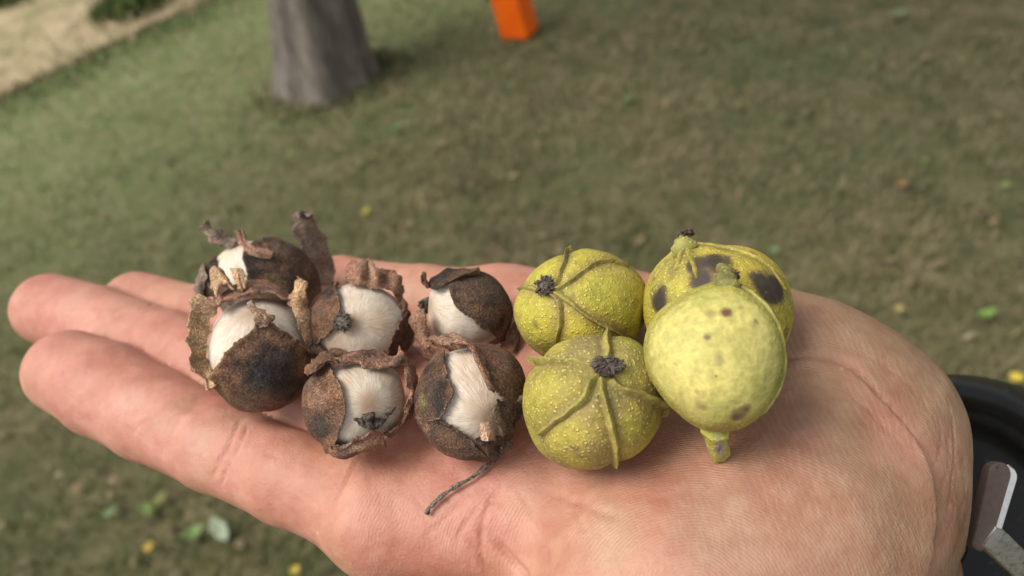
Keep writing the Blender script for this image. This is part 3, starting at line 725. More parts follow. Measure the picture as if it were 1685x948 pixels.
def grid_mesh(step):
    allc = np.array([c for ch in [index_f, middle_f, ring_f, pinky_f, thumb_f, wrist_g] + palm_g for c in ch])
    lo = (allc[:, :3] - allc[:, 3:]).min(0) - .004; hi = (allc[:, :3] + allc[:, 3:]).max(0) + .004
    n = np.ceil((hi - lo) / step).astype(int) + 1
    # coarse pass finds the band, fine pass only inside
    cs_ = 6; nc_ = np.ceil(n / cs_).astype(int) + 1
    gi = np.stack(np.meshgrid(*[np.arange(k) for k in nc_], indexing='ij'), -1).reshape(-1, 3)
    dc_ = hand_sdf(lo + (gi + .5) * cs_ * step)
    act = gi[np.abs(dc_) < cs_ * step * 1.3]
    vol = np.full(nc_ * cs_ + 1, .01, np.float32)
    sg = np.sign(dc_).reshape(tuple(nc_)); vol[:-1, :-1, :-1] = np.repeat(np.repeat(np.repeat(sg, cs_, 0), cs_, 1), cs_, 2) * .01
    off = np.stack(np.meshgrid(*[np.arange(cs_)] * 3, indexing='ij'), -1).reshape(-1, 3)
    for k in range(0, len(act), 3000):
        ii = (act[k:k + 3000, None, :] * cs_ + off[None]).reshape(-1, 3)
        vol[ii[:, 0], ii[:, 1], ii[:, 2]] = hand_sdf(lo + ii * step)
    ins = vol < 0
    A = ins[:-1, :-1, :-1].astype(np.int8); cnt = np.zeros_like(A)
    for a in (0, 1):
        for b in (0, 1):
            for c in (0, 1):
                cnt += ins[a:ins.shape[0] - 1 + a, b:ins.shape[1] - 1 + b, c:ins.shape[2] - 1 + c]
    cell = np.argwhere((cnt > 0) & (cnt < 8)); ids = -np.ones(A.shape, np.int64); ids[cell[:, 0], cell[:, 1], cell[:, 2]] = np.arange(len(cell))
    acc = np.zeros((len(cell), 3)); num = np.zeros(len(cell))
    cor = [(a, b, c) for a in (0, 1) for b in (0, 1) for c in (0, 1)]
    for i in range(8):
        for j in range(i + 1, 8):
            df = np.array(cor[j]) - np.array(cor[i])
            if np.abs(df).sum() != 1: continue
            c0 = cell + cor[i]; c1 = cell + cor[j]; v0 = vol[c0[:, 0], c0[:, 1], c0[:, 2]]; v1 = vol[c1[:, 0], c1[:, 1], c1[:, 2]]
            m = (v0 < 0) != (v1 < 0); t = np.where(m, v0 / np.where(m, v0 - v1, 1), 0)
            acc += np.where(m[:, None], c0 + t[:, None] * (c1 - c0), 0); num += m
    V = lo + acc / num[:, None] * step
    Fq = []
    for ax in range(3):
        o = [0, 0, 0]; o[ax] = 1; s0 = ins[1:-1, 1:-1, 1:-1]
        s1 = ins[1 + o[0]:ins.shape[0] - 1 + o[0], 1 + o[1]:ins.shape[1] - 1 + o[1], 1 + o[2]:ins.shape[2] - 1 + o[2]]
        e = np.argwhere(s0 != s1) + 1; inside = ins[e[:, 0], e[:, 1], e[:, 2]]
        b_, c_ = [(1, 2), (2, 0), (0, 1)][ax]; db = np.zeros(3, int); db[b_] = 1; dcc = np.zeros(3, int); dcc[c_] = 1
        okc = np.all(e < np.array(ids.shape), axis=1); e = e[okc]; inside = inside[okc]
        q = np.stack([ids[tuple((e - db - dcc).T)], ids[tuple((e - dcc).T)], ids[tuple(e.T)], ids[tuple((e - db).T)]], 1)
        q[~inside] = q[~inside][:, ::-1]; Fq.append(q)
    Fq = np.concatenate(Fq); Fq = Fq[(Fq >= 0).all(1)]
    return V, Fq
def grad(p, e=.0004):
    g = np.zeros_like(p)
    for k in range(3):
        o = np.zeros(3); o[k] = e; g[:, k] = (hand_sdf(p + o) - hand_sdf(p - o)) / (2 * e)
    return g / (np.linalg.norm(g, axis=1)[:, None] + 1e-9)
Vh, Fh = grid_mesh(.00125)
for _ in range(2):
    Vh = Vh - grad(Vh) * hand_sdf(Vh)[:, None]
# one subdivision, then the fine creases
me = bpy.data.meshes.new('tmp'); me.from_pydata(Vh.tolist(), [], Fh.tolist())
ob = bpy.data.objects.new('tmp', me); COL.objects.link(ob); md = ob.modifiers.new('s', 'SUBSURF'); md.levels = 1; md.subdivision_type = 'CATMULL_CLARK'
ev = ob.evaluated_get(bpy.context.evaluated_depsgraph_get()); m2 = ev.to_mesh()
Vh = np.zeros(len(m2.vertices) * 3); m2.vertices.foreach_get('co', Vh); Vh = Vh.reshape(-1, 3)
Fh = np.zeros(len(m2.loops), np.int32); m2.loops.foreach_get('vertex_index', Fh); Fh = Fh.reshape(-1, 4)
ev.to_mesh_clear(); bpy.data.objects.remove(ob); bpy.data.meshes.remove(me)
NH = grad(Vh)
def trace(px, py):
    d = ray(px, py); d = d / np.linalg.norm(d); t = .08; p = CAM + d * t
    for _ in range(60):
        s = float(hand_sdf(p[None])[0]); t += s * .9; p = CAM + d * t
        if s < 1e-5: break
    return p
# creases: pixel polyline, width mm, depth mm, redness
CR = [([(560, 700), (590, 742), (610, 790)], .8, .35, .3),
      ([(318, 545), (296, 560)], .7, .3, .3), ([(268, 488), (250, 500), (238, 520)], .6, .25, .3),
      ([(292, 655), (255, 680), (215, 715)], 1.0, .30, .35), ([(300, 662), (268, 690), (232, 722)], .6, .22, .2),
      ([(398, 690), (375, 735), (350, 785)], .9, .42, .5), ([(410, 698), (395, 730), (370, 780), (362, 800)], .8, .35, .4), ([(425, 705), (405, 750)], .5, .2, .2),
      ([(590, 752), (570, 790), (545, 830)], .8, .35, .4), ([(580, 748), (556, 785)], .5, .25, .2),
      ([(280, 660), (310, 672), (335, 688)], .35, .18, .3), ([(255, 683), (285, 692), (305, 700)], .3, .15, .2), ([(275, 672), (300, 680)], .3, .15, .2),
      ([(830, 790), (800, 840), (790, 900), (800, 948)], .8, .35, .4),
      ([(790, 830), (760, 870), (750, 900)], .7, .3, .3), ([(800, 800), (770, 815), (735, 850), (705, 880)], .6, .25, .3),
      ([(850, 800), (880, 850), (900, 900), (905, 948)], .7, .25, .3), ([(900, 785), (950, 850), (985, 930)], .5, .18, .2),
      ([(800, 870), (850, 930), (870, 950)], 1.4, .6, .4), ([(770, 880), (810, 948)], .9, .4, .3),
      ([(1250, 600), (1330, 586), (1400, 602), (1450, 650), (1490, 700), (1518, 748), (1533, 810), (1528, 898), (1510, 960)], 1.25, .75, .45),  # heel fold: its redness also paints in the dark shade of the fold
      ([(1290, 600), (1370, 625), (1430, 680), (1480, 740)], .8, .25, .15),
      ([(1300, 520), (1340, 510), (1400, 508)], .5, .22, .2), ([(1300, 560), (1400, 572), (1480, 620), (1540, 690)], .7, .22, .15),
      ([(1600, 690), (1585, 760), (1590, 850)], .6, .2, .15), ([(1560, 660), (1572, 740), (1560, 840)], .6, .22, .15),
      *[([(x0, y0), (x0 - 6 + 10 * math.sin(x0), y0 + 45), (x0 - 14, y0 + 95)], .55, .13, .12) for x0, y0 in ((1548, 690), (1560, 720), (1572, 745), (1585, 770), (1596, 800), (1566, 800), (1578, 830), (1556, 850), (1590, 850), (1545, 780), (1538, 840), (1604, 760))],
      *[([(x0, 690), (x0 - 45, 790), (x0 - 75, 900)], .55, .10, .02) for x0 in (1180, 1215, 1255, 1300, 1345, 1385, 1425, 1455)],
      *[([(x0, 800 + 9 * k), (x0 + 60, 812 + 9 * k), (x0 + 105, 850 + 9 * k)], .6, .12, .08) for k, x0 in enumerate((860, 880, 905, 925, 950, 980))],
      *[([(x0, y0), (x0 + 34, y0 + 16), (x0 + 66, y0 + 40)], .5, .12, .1) for x0, y0 in ((430, 742), (500, 760), (470, 800), (290, 720), (180, 690), (640, 800), (700, 860))],
      ([(620, 440), (628, 470)], .6, .3, .3), ([(705, 445), (700, 475)], .5, .2, .2)]
disp = np.zeros(len(Vh)); red = np.zeros(len(Vh)); MND = trace(1240, 840)
for (pl, wd, dp, rd) in CR:
    pl = catmull([trace(*p) for p in pl], 8); wd *= .001
    lo_, hi_ = pl.min(0) - .005, pl.max(0) + .005; sel = np.where(((Vh > lo_) & (Vh < hi_)).all(1))[0]
    if not len(sel): continue
    q = Vh[sel]; dm = np.full(len(sel), 9.0); tt = np.zeros(len(sel))
    for k in range(len(pl) - 1):
        a, b = pl[k], pl[k + 1]; ab = b - a; t_ = np.clip(((q - a) @ ab) / (ab @ ab + 1e-12), 0, 1); d_ = np.linalg.norm(q - a - t_[:, None] * ab, axis=1)
        c_ = d_ < dm; dm = np.where(c_, d_, dm); tt = np.where(c_, (k + t_) / (len(pl) - 1), tt)
    tap = np.sin(PI * np.clip(tt, .03, .97)) ** .5; dm = dm + .0002 * fbm(q, 600, 3, 2)
    g = np.exp(-(dm / (wd * .5)) ** 2) * tap
    disp[sel] -= g * dp * .0014 - .06 * dp * .001 * np.exp(-((dm - wd * 1.1) / (wd * .5)) ** 2) * tap
    red[sel] += rd * g
    if wd > .00115 and dp > .6:                # the thumb mound swells over its crease
        wide = np.where(((Vh > pl.min(0) - .016) & (Vh < pl.max(0) + .016)).all(1))[0]; q = Vh[wide]; dm = np.full(len(wide), 9.0); near = np.zeros((len(wide), 3))
        for a in pl: d_ = np.linalg.norm(q - a, axis=1); c_ = d_ < dm; dm = np.where(c_, d_, dm); near = np.where(c_[:, None], a, near)
        inn_ = ((q - near) * (MND - near)).sum(1) > 0; face = sstep(.0, .4, NH[wide] @ (-F))
        fade = sstep(.02, .008, 0 * dm) * sstep(.012, .03, np.linalg.norm(q - pl[0], axis=1))
        disp[wide] += np.where(inn_, .0016 * np.exp(-(dm / .007) ** 2) * sstep(0, .0016, dm), -.0004 * np.exp(-(dm / .003) ** 2)) * face * fade
disp += .00022 * fbm(Vh, 110, 5, 3)
Vh = Vh + NH * disp[:, None]
px = topx(Vh); pxx, pyy = px[:, 0], px[:, 1]
# skin colour: pink fingers, tanner heel, its dimmer lighting also put into the tone
base = np.array([.45, .205, .140]); tan = np.array([.262, .148, .082]); pinkc = np.array([.47, .190, .142]); yel = np.array([.42, .235, .140])
org = P0; lx = (Vh - org) @ np.array([1.0, 0, 0])                       # metres towards the wrist
k = sstep(-.01, .065, lx + .008 * fbm(Vh, 40, 8, 2))[:, None]; col = base * (1 - k) + tan * k
k = (sstep(-.055, -.105, lx) * .35)[:, None]; col = col * (1 - k) + pinkc * k
k = (sstep(.05, .45, fbm(Vh, 55, 12, 2)) * .4)[:, None]; col = col * (1 - k) + yel * k
k = (sstep(.05, .45, fbm(Vh, 75, 15, 2)) * .35)[:, None]; col = col * (1 - k) + pinkc * k
k = np.clip(red, 0, .7)[:, None]; col = col * (1 - k) + np.array([.36, .14, .10]) * k
for (x, y, r_, c_, st) in ((392, 700, 26, (.34, .17, .10), .4), (250, 700, 22, (.38, .2, .12), .35), (520, 800, 30, (.40, .21, .13), .3), (1000, 880, 60, (.36, .24, .15), .35), (1180, 860, 70, (.38, .26, .17), .35), (1480, 600, 30, (.36, .24, .13), .4), (830, 860, 40, (.46, .20, .14), .4), (300, 665, 34, (.30, .15, .085), .6), (283, 700, 26, (.36, .18, .11), .45), (345, 640, 30, (.36, .2, .12), .35), (170, 560, 36, (.34, .19, .12), .35), (102, 616, 5, (.20, .13, .10), .7), (560, 735, 60, (.56, .25, .12), .45), (215, 655, 30, (.5, .30, .22), .3), (1445, 760, 14, (.5, .3, .17), .2), (460, 690, 26, (.5, .26, .15), .3)):
    p = trace(x, y); d_ = np.linalg.norm(Vh - p, axis=1) / (r_ * .15 / FPX); d_ = d_ + .5 * fbm(Vh, 350, int(x), 3)
    k = (sstep(1.1, .4, d_) * st)[:, None]; col = col * (1 - k) + np.array(c_) * k
for _ in range(46):
    x, y = rng.uniform(60, 1560), rng.uniform(470, 940)
    p = trace(x, y)
    if float(hand_sdf(p[None])[0]) > 1e-4: continue
    d_ = np.linalg.norm(Vh - p, axis=1) / (rng.uniform(1.5, 3.2) * .13 / FPX)
    k = (sstep(1.2, .4, d_) * rng.uniform(.3, .7))[:, None]; col = col * (1 - k) + (np.array([.25, .13, .09]) if rng.rand() < .6 else np.array([.62, .42, .33])) * k
# ridge flow phases (radians per metre; ridges about .5 mm)
ax_ = (H(1400, 700) - H(600, 700)); ax_ /= np.linalg.norm(ax_); ay_ = np.cross([0, 0, 1], ax_)
X_ = (Vh - H(1150, 1000)) @ ax_; Y_ = (Vh - H(1150, 1000)) @ ay_
flow = np.hypot(X_ * .8, Y_) * 2 * PI / .00052
flow2 = (X_ + .25 * Y_) * PI / .0012
cross = sstep(-.01, .06, lx) * .9 + .1
hand = empty('person', org)
tag(hand, 'open hand held out flat, palm up, carrying ten nuts above the lawn', 'person')
mesh_obj('hand', Vh, Fh, MS, hand, attrs={'tint': np.clip(col, .01, 1), 'flow': flow, 'flow2': flow2, 'cross': cross})
print('hand verts', len(Vh))
for k_, b in BL.items():
    print(k_, 'R mm %.1f gap mm %.2f h %.1f' % (b.R * 1e3, float(0), (b.C[2] - Z0) * 1e3))

# ------------------------------------------------------------------ the opened brown husks with their ivory nuts
def shell_tint(seed, blush=.5, extra=()):
    def f(V, D, rid, th):
        c = np.array([.71, .635, .53]) * np.ones((len(V), 1)); n = fbm(V, 190, seed, 3); m = fbm(V, 120, seed + 4, 3)
        k = (sstep(.0, .5, n) * .55 * blush)[:, None]; c = c * (1 - k) + np.array([.58, .40, .26]) * k
        k = (sstep(.1, .5, m) * .35)[:, None]; c = c * (1 - k) + np.array([.60, .53, .44]) * k
        k = (sstep(.42, .04, th) * (.45 + .4 * blush))[:, None]; c = c * (1 - k) + np.array([.34, .19, .11]) * k
        return c
    return f
def nut_thing(key, label):
    b = BL[key]; o = empty('hickory_nut', b.C - np.array([0, 0, b.R])); tag(o, label, 'nut', 'hickory nuts lying on the open hand'); return b, o
TAN = lambda V, s: np.clip(husk_tint(V, s, (.50, .315, .175), (.30, .17, .09), (.58, .40, .24)), .01, 1)
RUST = lambda V, s: np.clip(husk_tint(V, s, (.27, .14, .088), (.11, .062, .044), (.40, .235, .15)), .01, 1)
DARK = lambda V, s: np.clip(husk_tint(V, s, (.085, .052, .036), (.020, .017, .016), (.18, .095, .056)), .008, 1)
BROWN = lambda V, s: np.clip(husk_tint(V, s, (.13, .069, .040), (.032, .024, .020), (.21, .105, .060)), .008, 1)
GREYT = lambda V, s: np.clip(husk_tint(V, s, (.23, .165, .12), (.085, .055, .042), (.33, .24, .17)), .01, 1)

# A: upper left, standing ear-like flap
b, o = nut_thing('A', 'brown husk at the back left with a tall ear-like flap standing up')
body('nutshell', b, o, MN, lift=-.045, pole=(398, 400), tintf=shell_tint(1, .15), noise=.015)
valve(b, o, (474, 455), [(409, 422, .07), (408, 440, .05), (410, 462, .04), (414, 490, .0), (440, 560, 0), (500, 560, 0), (560, 500, 0), (540, 445, 0), (505, 405, .02), (478, 388, .05), (452, 392, .09), (432, 404, .10), (418, 412, .10)], tint=DARK, seed=11, edge=(.15, .09, .06), spots=[(474, 448, 5, (.02, .016, .014), .9), (445, 478, 26, (.17, .12, .06), .5), (500, 440, 30, (.12, .07, .045), .5)])
valve(b, o, (385, 500), [(352, 452, .02), (370, 462, .05), (392, 476, .03), (410, 480, 0), (430, 540, 0), (380, 580, 0), (330, 520, 0), (340, 470, 0)], tint=GREYT, seed=12)
flap(b, o, [(508, 470, 1, 545, 470, -3, .3), (505, 440, 2, 543, 428, -3, .5), (492, 412, 3, 536, 400, -3, .7), (483, 388, 3, 525, 380, -2, .8), (480, 368, 2.5, 511, 362, 0, .8), (486, 352, 2, 502, 352, 2, .4), (497, 346, 2, 506, 356, 4, .2), (511, 350, 3, 514, 358, 5, 0)], tint=GREYT, seed=13, thick=.0010, spots=[(500, 354, 9, (.03, .025, .022), .9), (530, 430, 14, (.16, .09, .06), .5)])
flap(b, o, [(392, 404, 5, 396, 398, 2), (374, 410, 5, 384, 392, 1), (357, 400, 4, 372, 382, 1), (345, 386, 3, 358, 376, 1), (338, 377, 3, 348, 368, 2)], tint=GREYT, seed=14, bulge=1.0, jag=.0016)
flap(b, o, [(336, 452, 3, 358, 428, 3), (340, 472, 4, 372, 440, 5), (352, 486, 5, 384, 456, 6), (372, 492, 6, 396, 466, 7)], tint=DARK, seed=15, bulge=1.2, jag=.0018)
flap(b, o, [(338, 440, 2, 350, 432, 4), (335, 458, 3, 350, 452, 6), (332, 484, 4, 348, 482, 6), (346, 494, 5, 356, 492, 7)], tint=GREYT, seed=16, bulge=.8, jag=.0016)
flap(b, o, [(396, 384, 7, 404, 382, 7), (399, 396, 8, 408, 394, 8), (404, 408, 9.5, 412, 405, 9.5), (414, 419, 10.8, 424, 412, 10.8), (428, 425, 11.5, 438, 414, 11.5), (446, 427, 12, 450, 420, 12)], tint=RUST, seed=17, jag=.0006, thick=.0008, bulge=.5)

# B: large pale nut with tan collar
b, o = nut_thing('B', 'large ivory nut in a tan open collar with a blackened round husk below')
body('nutshell', b, o, MN, lift=-.09, pole=(414, 512), tintf=shell_tint(2, .25), noise=.012)
valve(b, o, (442, 612), [(344, 638, .03), (358, 628, .04), (372, 594, .06), (391, 566, .07), (412, 552, .06), (424, 536, .09), (432, 528, .12), (446, 540, .06), (463, 553, .05), (480, 564, .05), (497, 574, .05), (516, 566, .04), (530, 600, 0), (530, 660, 0), (480, 740, 0), (420, 745, 0), (350, 700, 0)], tint=BROWN, seed=21, edge=(.34, .20, .09), rough=.008,
      spots=[(446, 606, 46, (.024, .022, .023), .85), (470, 636, 36, (.03, .027, .026), .7), (420, 628, 26, (.03, .03, .032), .6), (372, 640, 22, (.26, .15, .06), .5), (506, 600, 18, (.27, .17, .06), .55), (420, 668, 26, (.24, .15, .10), .35)])
flap(b, o, [(333, 484, 6, 358, 496, 5, .1), (328, 506, 6, 363, 512, 4, -.4), (325, 532, 5, 355, 534, 3, -.8), (322, 558, 5, 348, 556, 2, -.8), (326, 586, 5, 348, 584, 2, -.8), (338, 612, 5.5, 356, 610, 4, -.5), (352, 636, 6, 364, 630, 6, 0)], tint=TAN, seed=22, thick=.0007, jag=.0011, rip=.0005)
flap(b, o, [(336, 492, 4, 364, 510, 7, 0), (352, 494, 2, 372, 502, 7, -.5), (374, 478, 0, 388, 492, 7, -.8), (396, 464, -1, 408, 483, 7, -1), (424, 458, -2, 428, 481, 7, -1), (446, 464, -2, 450, 486, 7, -1), (466, 478, -2, 470, 496, 7, -.5), (480, 492, 0, 478, 502, 7, 0)], tint=RUST, seed=23, thick=.0011, jag=.001)
flap(b, o, [(386, 442, 1, 397, 444, 1), (388, 454, 2, 405, 454, 2), (392, 466, 4, 404, 468, 4), (396, 480, 6, 406, 480, 6)], tint=TAN, seed=24, bulge=1.0, jag=.0006, thick=.0009)
flap(b, o, [(487, 461, 5, 505, 470, 7, 0), (482, 474, 6, 500, 480, 8, -.3), (469, 492, 6, 497, 494, 8, -.6), (474, 510, 7, 504, 506, 6, .8), (484, 530, 8, 518, 522, 4, 1.0), (492, 550, 8, 521, 548, 3, .8), (500, 570, 8, 519, 572, 3, .4), (508, 588, 6, 516, 594, 3, .2)], tint=TAN, seed=25, thick=.0007, jag=.0010, rip=.0006)
flap(b, o, [(408, 506, 10.5, 418, 500, 10.5), (412, 515, 11.3, 425, 510, 11.3), (420, 524, 12, 438, 519, 12), (424, 533, 12, 445, 528, 12), (428, 542, 11.5, 442, 540, 11.5)], tint=lambda V, s: husk_tint(V, s, (.30, .19, .12), (.12, .07, .045), (.5, .38, .27)), seed=26, bulge=.8, jag=.001)

flap(b, o, [(352, 474, 1, 366, 492, 6, 0), (350, 456, 0, 366, 476, 5, -.4), (356, 440, 0, 372, 468, 4, .4), (368, 446, 0, 380, 470, 5, .4), (378, 462, 1, 388, 480, 6, 0)], tint=TAN, seed=27, thick=.0007, jag=.0012)
# C: middle back
b, o = nut_thing('C', 'ivory nut with a grey fibrous scar left of centre and ruffled flap above')
body('nutshell', b, o, MN, lift=-.075, pole=(580, 532), tintf=shell_tint(3, .35), noise=.015, spots=[(625, 530, 22, (.62, .45, .26), .6), (545, 562, 28, (.42, .28, .19), .6)])
valve(b, o, (528, 522), [(547, 452, .10), (556, 480, .06), (563, 500, .05), (560, 520, .04), (547, 545, .05), (532, 556, .03), (510, 566, 0), (470, 580, 0), (450, 520, 0), (480, 460, 0), (515, 456, .0), (534, 452, .05)], tint=BROWN, seed=31, edge=(.28, .17, .11))
valve(b, o, (668, 568), [(662, 520, .02), (650, 538, .05), (640, 556, .06), (636, 580, .03), (650, 640, 0), (720, 600, 0), (710, 540, 0), (685, 518, 0)], tint=DARK, seed=32, edge=(.14, .08, .05))
flap(b, o, [(568, 466, 4, 573, 436, -1, .2), (580, 470, 6, 580, 430, 0, -.6), (594, 470, 6, 592, 438, 2, .8), (606, 472, 6, 606, 424, 1, -.9), (618, 476, 6, 618, 442, 3, .9), (630, 482, 6, 640, 440, 1, -.6), (643, 490, 5, 657, 456, 2, .8), (655, 500, 4, 662, 482, 0, .2)], tint=RUST, seed=33, thick=.0007, jag=.0014, rip=.0006)
flap(b, o, [(650, 492, 3, 664, 490, 0), (656, 506, 4, 672, 500, 0), (652, 522, 5, 668, 518, 1), (640, 536, 6, 660, 532, 2), (628, 552, 7, 648, 548, 3), (620, 570, 6, 640, 566, 3), (620, 584, 4, 634, 584, 2)], tint=RUST, seed=34, bulge=.8, jag=.0016)
flap(b, o, [(516, 578, 4, 518, 560, 4), (540, 586, 5, 536, 570, 5), (560, 588, 5, 560, 568, 6), (580, 590, 5, 578, 576, 6)], tint=DARK, seed=35, bulge=1.2, jag=.0018)
tuft(b, o, 565, 529, 17, seed=36, n=34, mat=mat_tuft('grey_scar', (.05, .045, .035), (.22, .19, .15)), flat=.8)

# D: middle front
b, o = nut_thing('D', 'front ivory nut with a black moustache-shaped scar and reddish veins')
body('nutshell', b, o, MN, lift=-.085, pole=(607, 664), tintf=shell_tint(4, .8), noise=.015, spots=[(640, 625, 22, (.52, .34, .24), .4), (605, 682, 20, (.36, .2, .13), .5)])
valve(b, o, (520, 662), [(541, 589, .10), (546, 602, .05), (553, 620, .04), (566, 650, .04), (569, 676, .05), (560, 705, .05), (553, 726, .06), (545, 737, .09), (520, 745, 0), (470, 720, 0), (450, 650, 0), (480, 590, 0), (520, 586, .02)], tint=BROWN, seed=41, edge=(.30, .19, .12), spots=[(515, 622, 22, (.13, .11, .09), .5), (522, 655, 24, (.26, .15, .095), .65), (530, 700, 24, (.035, .03, .028), .8)])
flap(b, o, [(556, 602, 5, 558, 588, 2), (575, 604, 6.5, 578, 580, 2.5), (595, 606, 7, 600, 577, 3), (614, 612, 7, 624, 583, 3), (632, 614, 7, 642, 592, 3), (648, 606, 6, 650, 590, 3), (662, 592, 4, 660, 580, 3)], tint=RUST, seed=42, bulge=1.2, jag=.0015, rip=.001, thick=.001)
flap(b, o, [(654, 600, 4, 664, 586, 2), (662, 616, 6, 680, 602, 1), (664, 634, 7, 682, 622, 1), (665, 655, 7, 686, 648, 1), (662, 676, 7, 684, 672, 1), (654, 694, 7, 674, 698, 1), (640, 706, 7, 656, 712, 2), (628, 712, 7, 640, 720, 3)], tint=RUST, seed=43, bulge=1.0, jag=.0018, rip=.0008)
flap(b, o, [(546, 728, 3, 548, 742, 1), (560, 728, 5.5, 566, 752, 0), (580, 718, 7.5, 590, 744, 2), (598, 712, 8.5, 606, 738, 3), (614, 708, 8.5, 622, 734, 3), (626, 716, 7, 634, 732, 3)], tint=RUST, seed=44, bulge=1.4, jag=.0018, rip=.001, thick=.001)
P_ = [b.P(x, y, l) for (x, y, l) in ((582, 687, .02), (590, 689, .0), (600, 695, -.02), (612, 697, -.02), (622, 693, -.01), (630, 684, .03), (636, 676, .06), (641, 669, .10))]
tubes('stem_scar', [(catmull(P_, 5), np.interp(np.linspace(0, 1, 36), [0, .2, .5, .8, 1], [.0002, .0005, .0008, .0005, .0003])), (catmull([b.P(605, 680, -.03), b.P(608, 696, -.02), b.P(613, 702, .02)], 5), np.linspace(.0012, .0004, 11))], o, MT, 8, rough=.5, seed=45)

flap(b, o, [(500, 604, 1, 514, 620, 4, .2), (520, 590, 3, 530, 608, 6, .6), (538, 586, 3, 546, 600, 7, .6), (556, 592, 4, 560, 604, 7, .2)], tint=BROWN, seed=46, thick=.0007, jag=.0014)
# E: back, third column
b, o = nut_thing('E', 'smaller nut at the back with a dark brown cap on its right')
body('nutshell', b, o, MN, lift=-.085, pole=(704, 502), tintf=shell_tint(5, .4), noise=.012, spots=[(800, 556, 22, (.36, .30, .25), .6)])
valve(b, o, (800, 495), [(757, 458, .06), (742, 478, .08), (748, 498, .06), (776, 522, .05), (806, 543, .06), (828, 558, .05), (850, 580, .0), (890, 530, 0), (890, 450, 0), (830, 410, 0), (785, 436, .0), (768, 448, .03)], tint=DARK, seed=51, edge=(.17, .10, .065), rough=.008)
flap(b, o, [(697, 448, 3, 699, 458, 5, .3), (700, 466, 3, 708, 474, 6, .8), (716, 478, 6, 712, 460, 1, 1.2), (732, 470, 7, 728, 450, 1, 1.6), (750, 462, 7.5, 746, 446, 1, 1.2), (768, 456, 7, 766, 444, 1, .8), (790, 450, 6, 788, 444, 2, .3)], tint=BROWN, seed=52, thick=.0009, jag=.001)
flap(b, o, [(680, 514, 5, 700, 508, 6), (680, 532, 4, 706, 524, 7), (686, 552, 3, 710, 546, 6), (698, 574, 3, 714, 566, 5)], tint=RUST, seed=53, bulge=1.2, jag=.0014)
flap(b, o, [(706, 556, 6, 714, 548, 7), (730, 570, 6, 736, 554, 7), (754, 578, 5, 762, 566, 6), (790, 578, 4, 794, 566, 5), (820, 572, 2, 824, 562, 3)], tint=RUST, seed=54, bulge=.6, jag=.0008)
tuft(b, o, 692, 500, 17, seed=55, n=30, flat=.5, aspect=(1.5, .6), mat=MST)
tuft(b, o, 688, 502, 15, seed=56, n=22, flat=.9, aspect=(1.5, .6))

flap(b, o, [(684, 552, 2, 706, 546, 5, .4), (688, 566, 3, 714, 560, 6, .8), (700, 580, 3, 722, 570, 6, .6), (716, 588, 3, 728, 576, 6, .2)], tint=RUST, seed=57, thick=.0007, jag=.0014)
flap(b, o, [(836, 548, 2, 846, 530, 1, .3), (842, 566, 2, 856, 552, 0, .5), (838, 580, 2, 850, 576, 0, .3)], tint=BROWN, seed=58, thick=.0007, jag=.0012)
# F: front, third column
b, o = nut_thing('F', 'dark husk split by a wedge of ivory with a curly stalk trailing below')
body('nutshell', b, o, MN, lift=-.09, pole=(806, 688), tintf=shell_tint(6, .8), noise=.02, spots=[(800, 712, 16, (.42, .24, .15), .6)])
valve(b, o, (712, 640), [(722, 576, .04), (733, 600, .06), (738, 625, .05), (750, 650, .07), (740, 668, .05), (727, 686, .03), (700, 686, 0), (660, 690, 0), (640, 640, 0), (670, 570, 0), (700, 562, .0)], tint=BROWN, seed=61, edge=(.30, .18, .12), spots=[(700, 662, 18, (.17, .14, .055), .55), (738, 610, 14, (.26, .15, .10), .6)])
valve(b, o, (735, 722), [(686, 690, .02), (706, 687, .04), (727, 690, .05), (750, 700, .05), (772, 716, .05), (788, 732, .07), (802, 747, .06), (780, 790, 0), (720, 800, 0), (660, 760, 0), (660, 700, 0)], tint=DARK, seed=62, edge=(.16, .10, .07), spots=[(740, 722, 26, (.17, .085, .05), .6)])
valve(b, o, (835, 618), [(764, 570, .03), (776, 580, .06), (786, 598, .08), (798, 618, .08), (808, 640, .07), (822, 656, .05), (842, 664, .04), (862, 674, .03), (900, 660, 0), (900, 580, 0), (840, 520, 0), (780, 540, 0)], tint=BROWN, seed=63, edge=(.20, .11, .07), spots=[(840, 600, 28, (.10, .06, .045), .5)])
flap(b, o, [(720, 560, 4, 728, 572, 6), (740, 556, 4, 748, 572, 7), (760, 560, 5, 768, 572, 8), (776, 572, 7, 780, 580, 8.5), (788, 596, 9, 782, 590, 9.5), (798, 620, 10, 790, 618, 10.6), (812, 646, 10.5, 802, 644, 11)], tint=RUST, seed=64, bulge=.5, jag=.0008)
flap(b, o, [(808, 664, 10, 858, 652, 4, .5), (806, 676, 11, 862, 668, 4, 1), (812, 690, 11, 856, 686, 4, 1.2), (818, 704, 10, 850, 700, 4, 1), (822, 722, 8, 842, 716, 4, .6), (818, 738, 6, 834, 730, 4, .3)], tint=GREYT, seed=65, rip=.0014, jag=.002)
flap(b, o, [(780, 718, 9, 796, 708, 10.5), (790, 730, 9, 810, 712, 11), (800, 742, 8, 822, 716, 9.5), (812, 748, 6, 828, 726, 8)], tint=DARK, seed=66, rip=.0012, jag=.002)
flap(b, o, [(792, 694, 10.6, 806, 690, 11), (790, 706, 11, 806, 704, 11.3), (792, 718, 11, 804, 718, 11)], tint=lambda V, s: husk_tint(V, s, (.42, .27, .18), (.25, .14, .09), (.55, .4, .28)), seed=67, bulge=1.6, jag=.0008, thick=.0012)
sp = [(838, 716), (836, 734), (826, 752), (806, 772), (782, 790), (756, 805), (732, 820), (716, 836), (704, 850)]
pts = [b.view(838, 706, 4)]
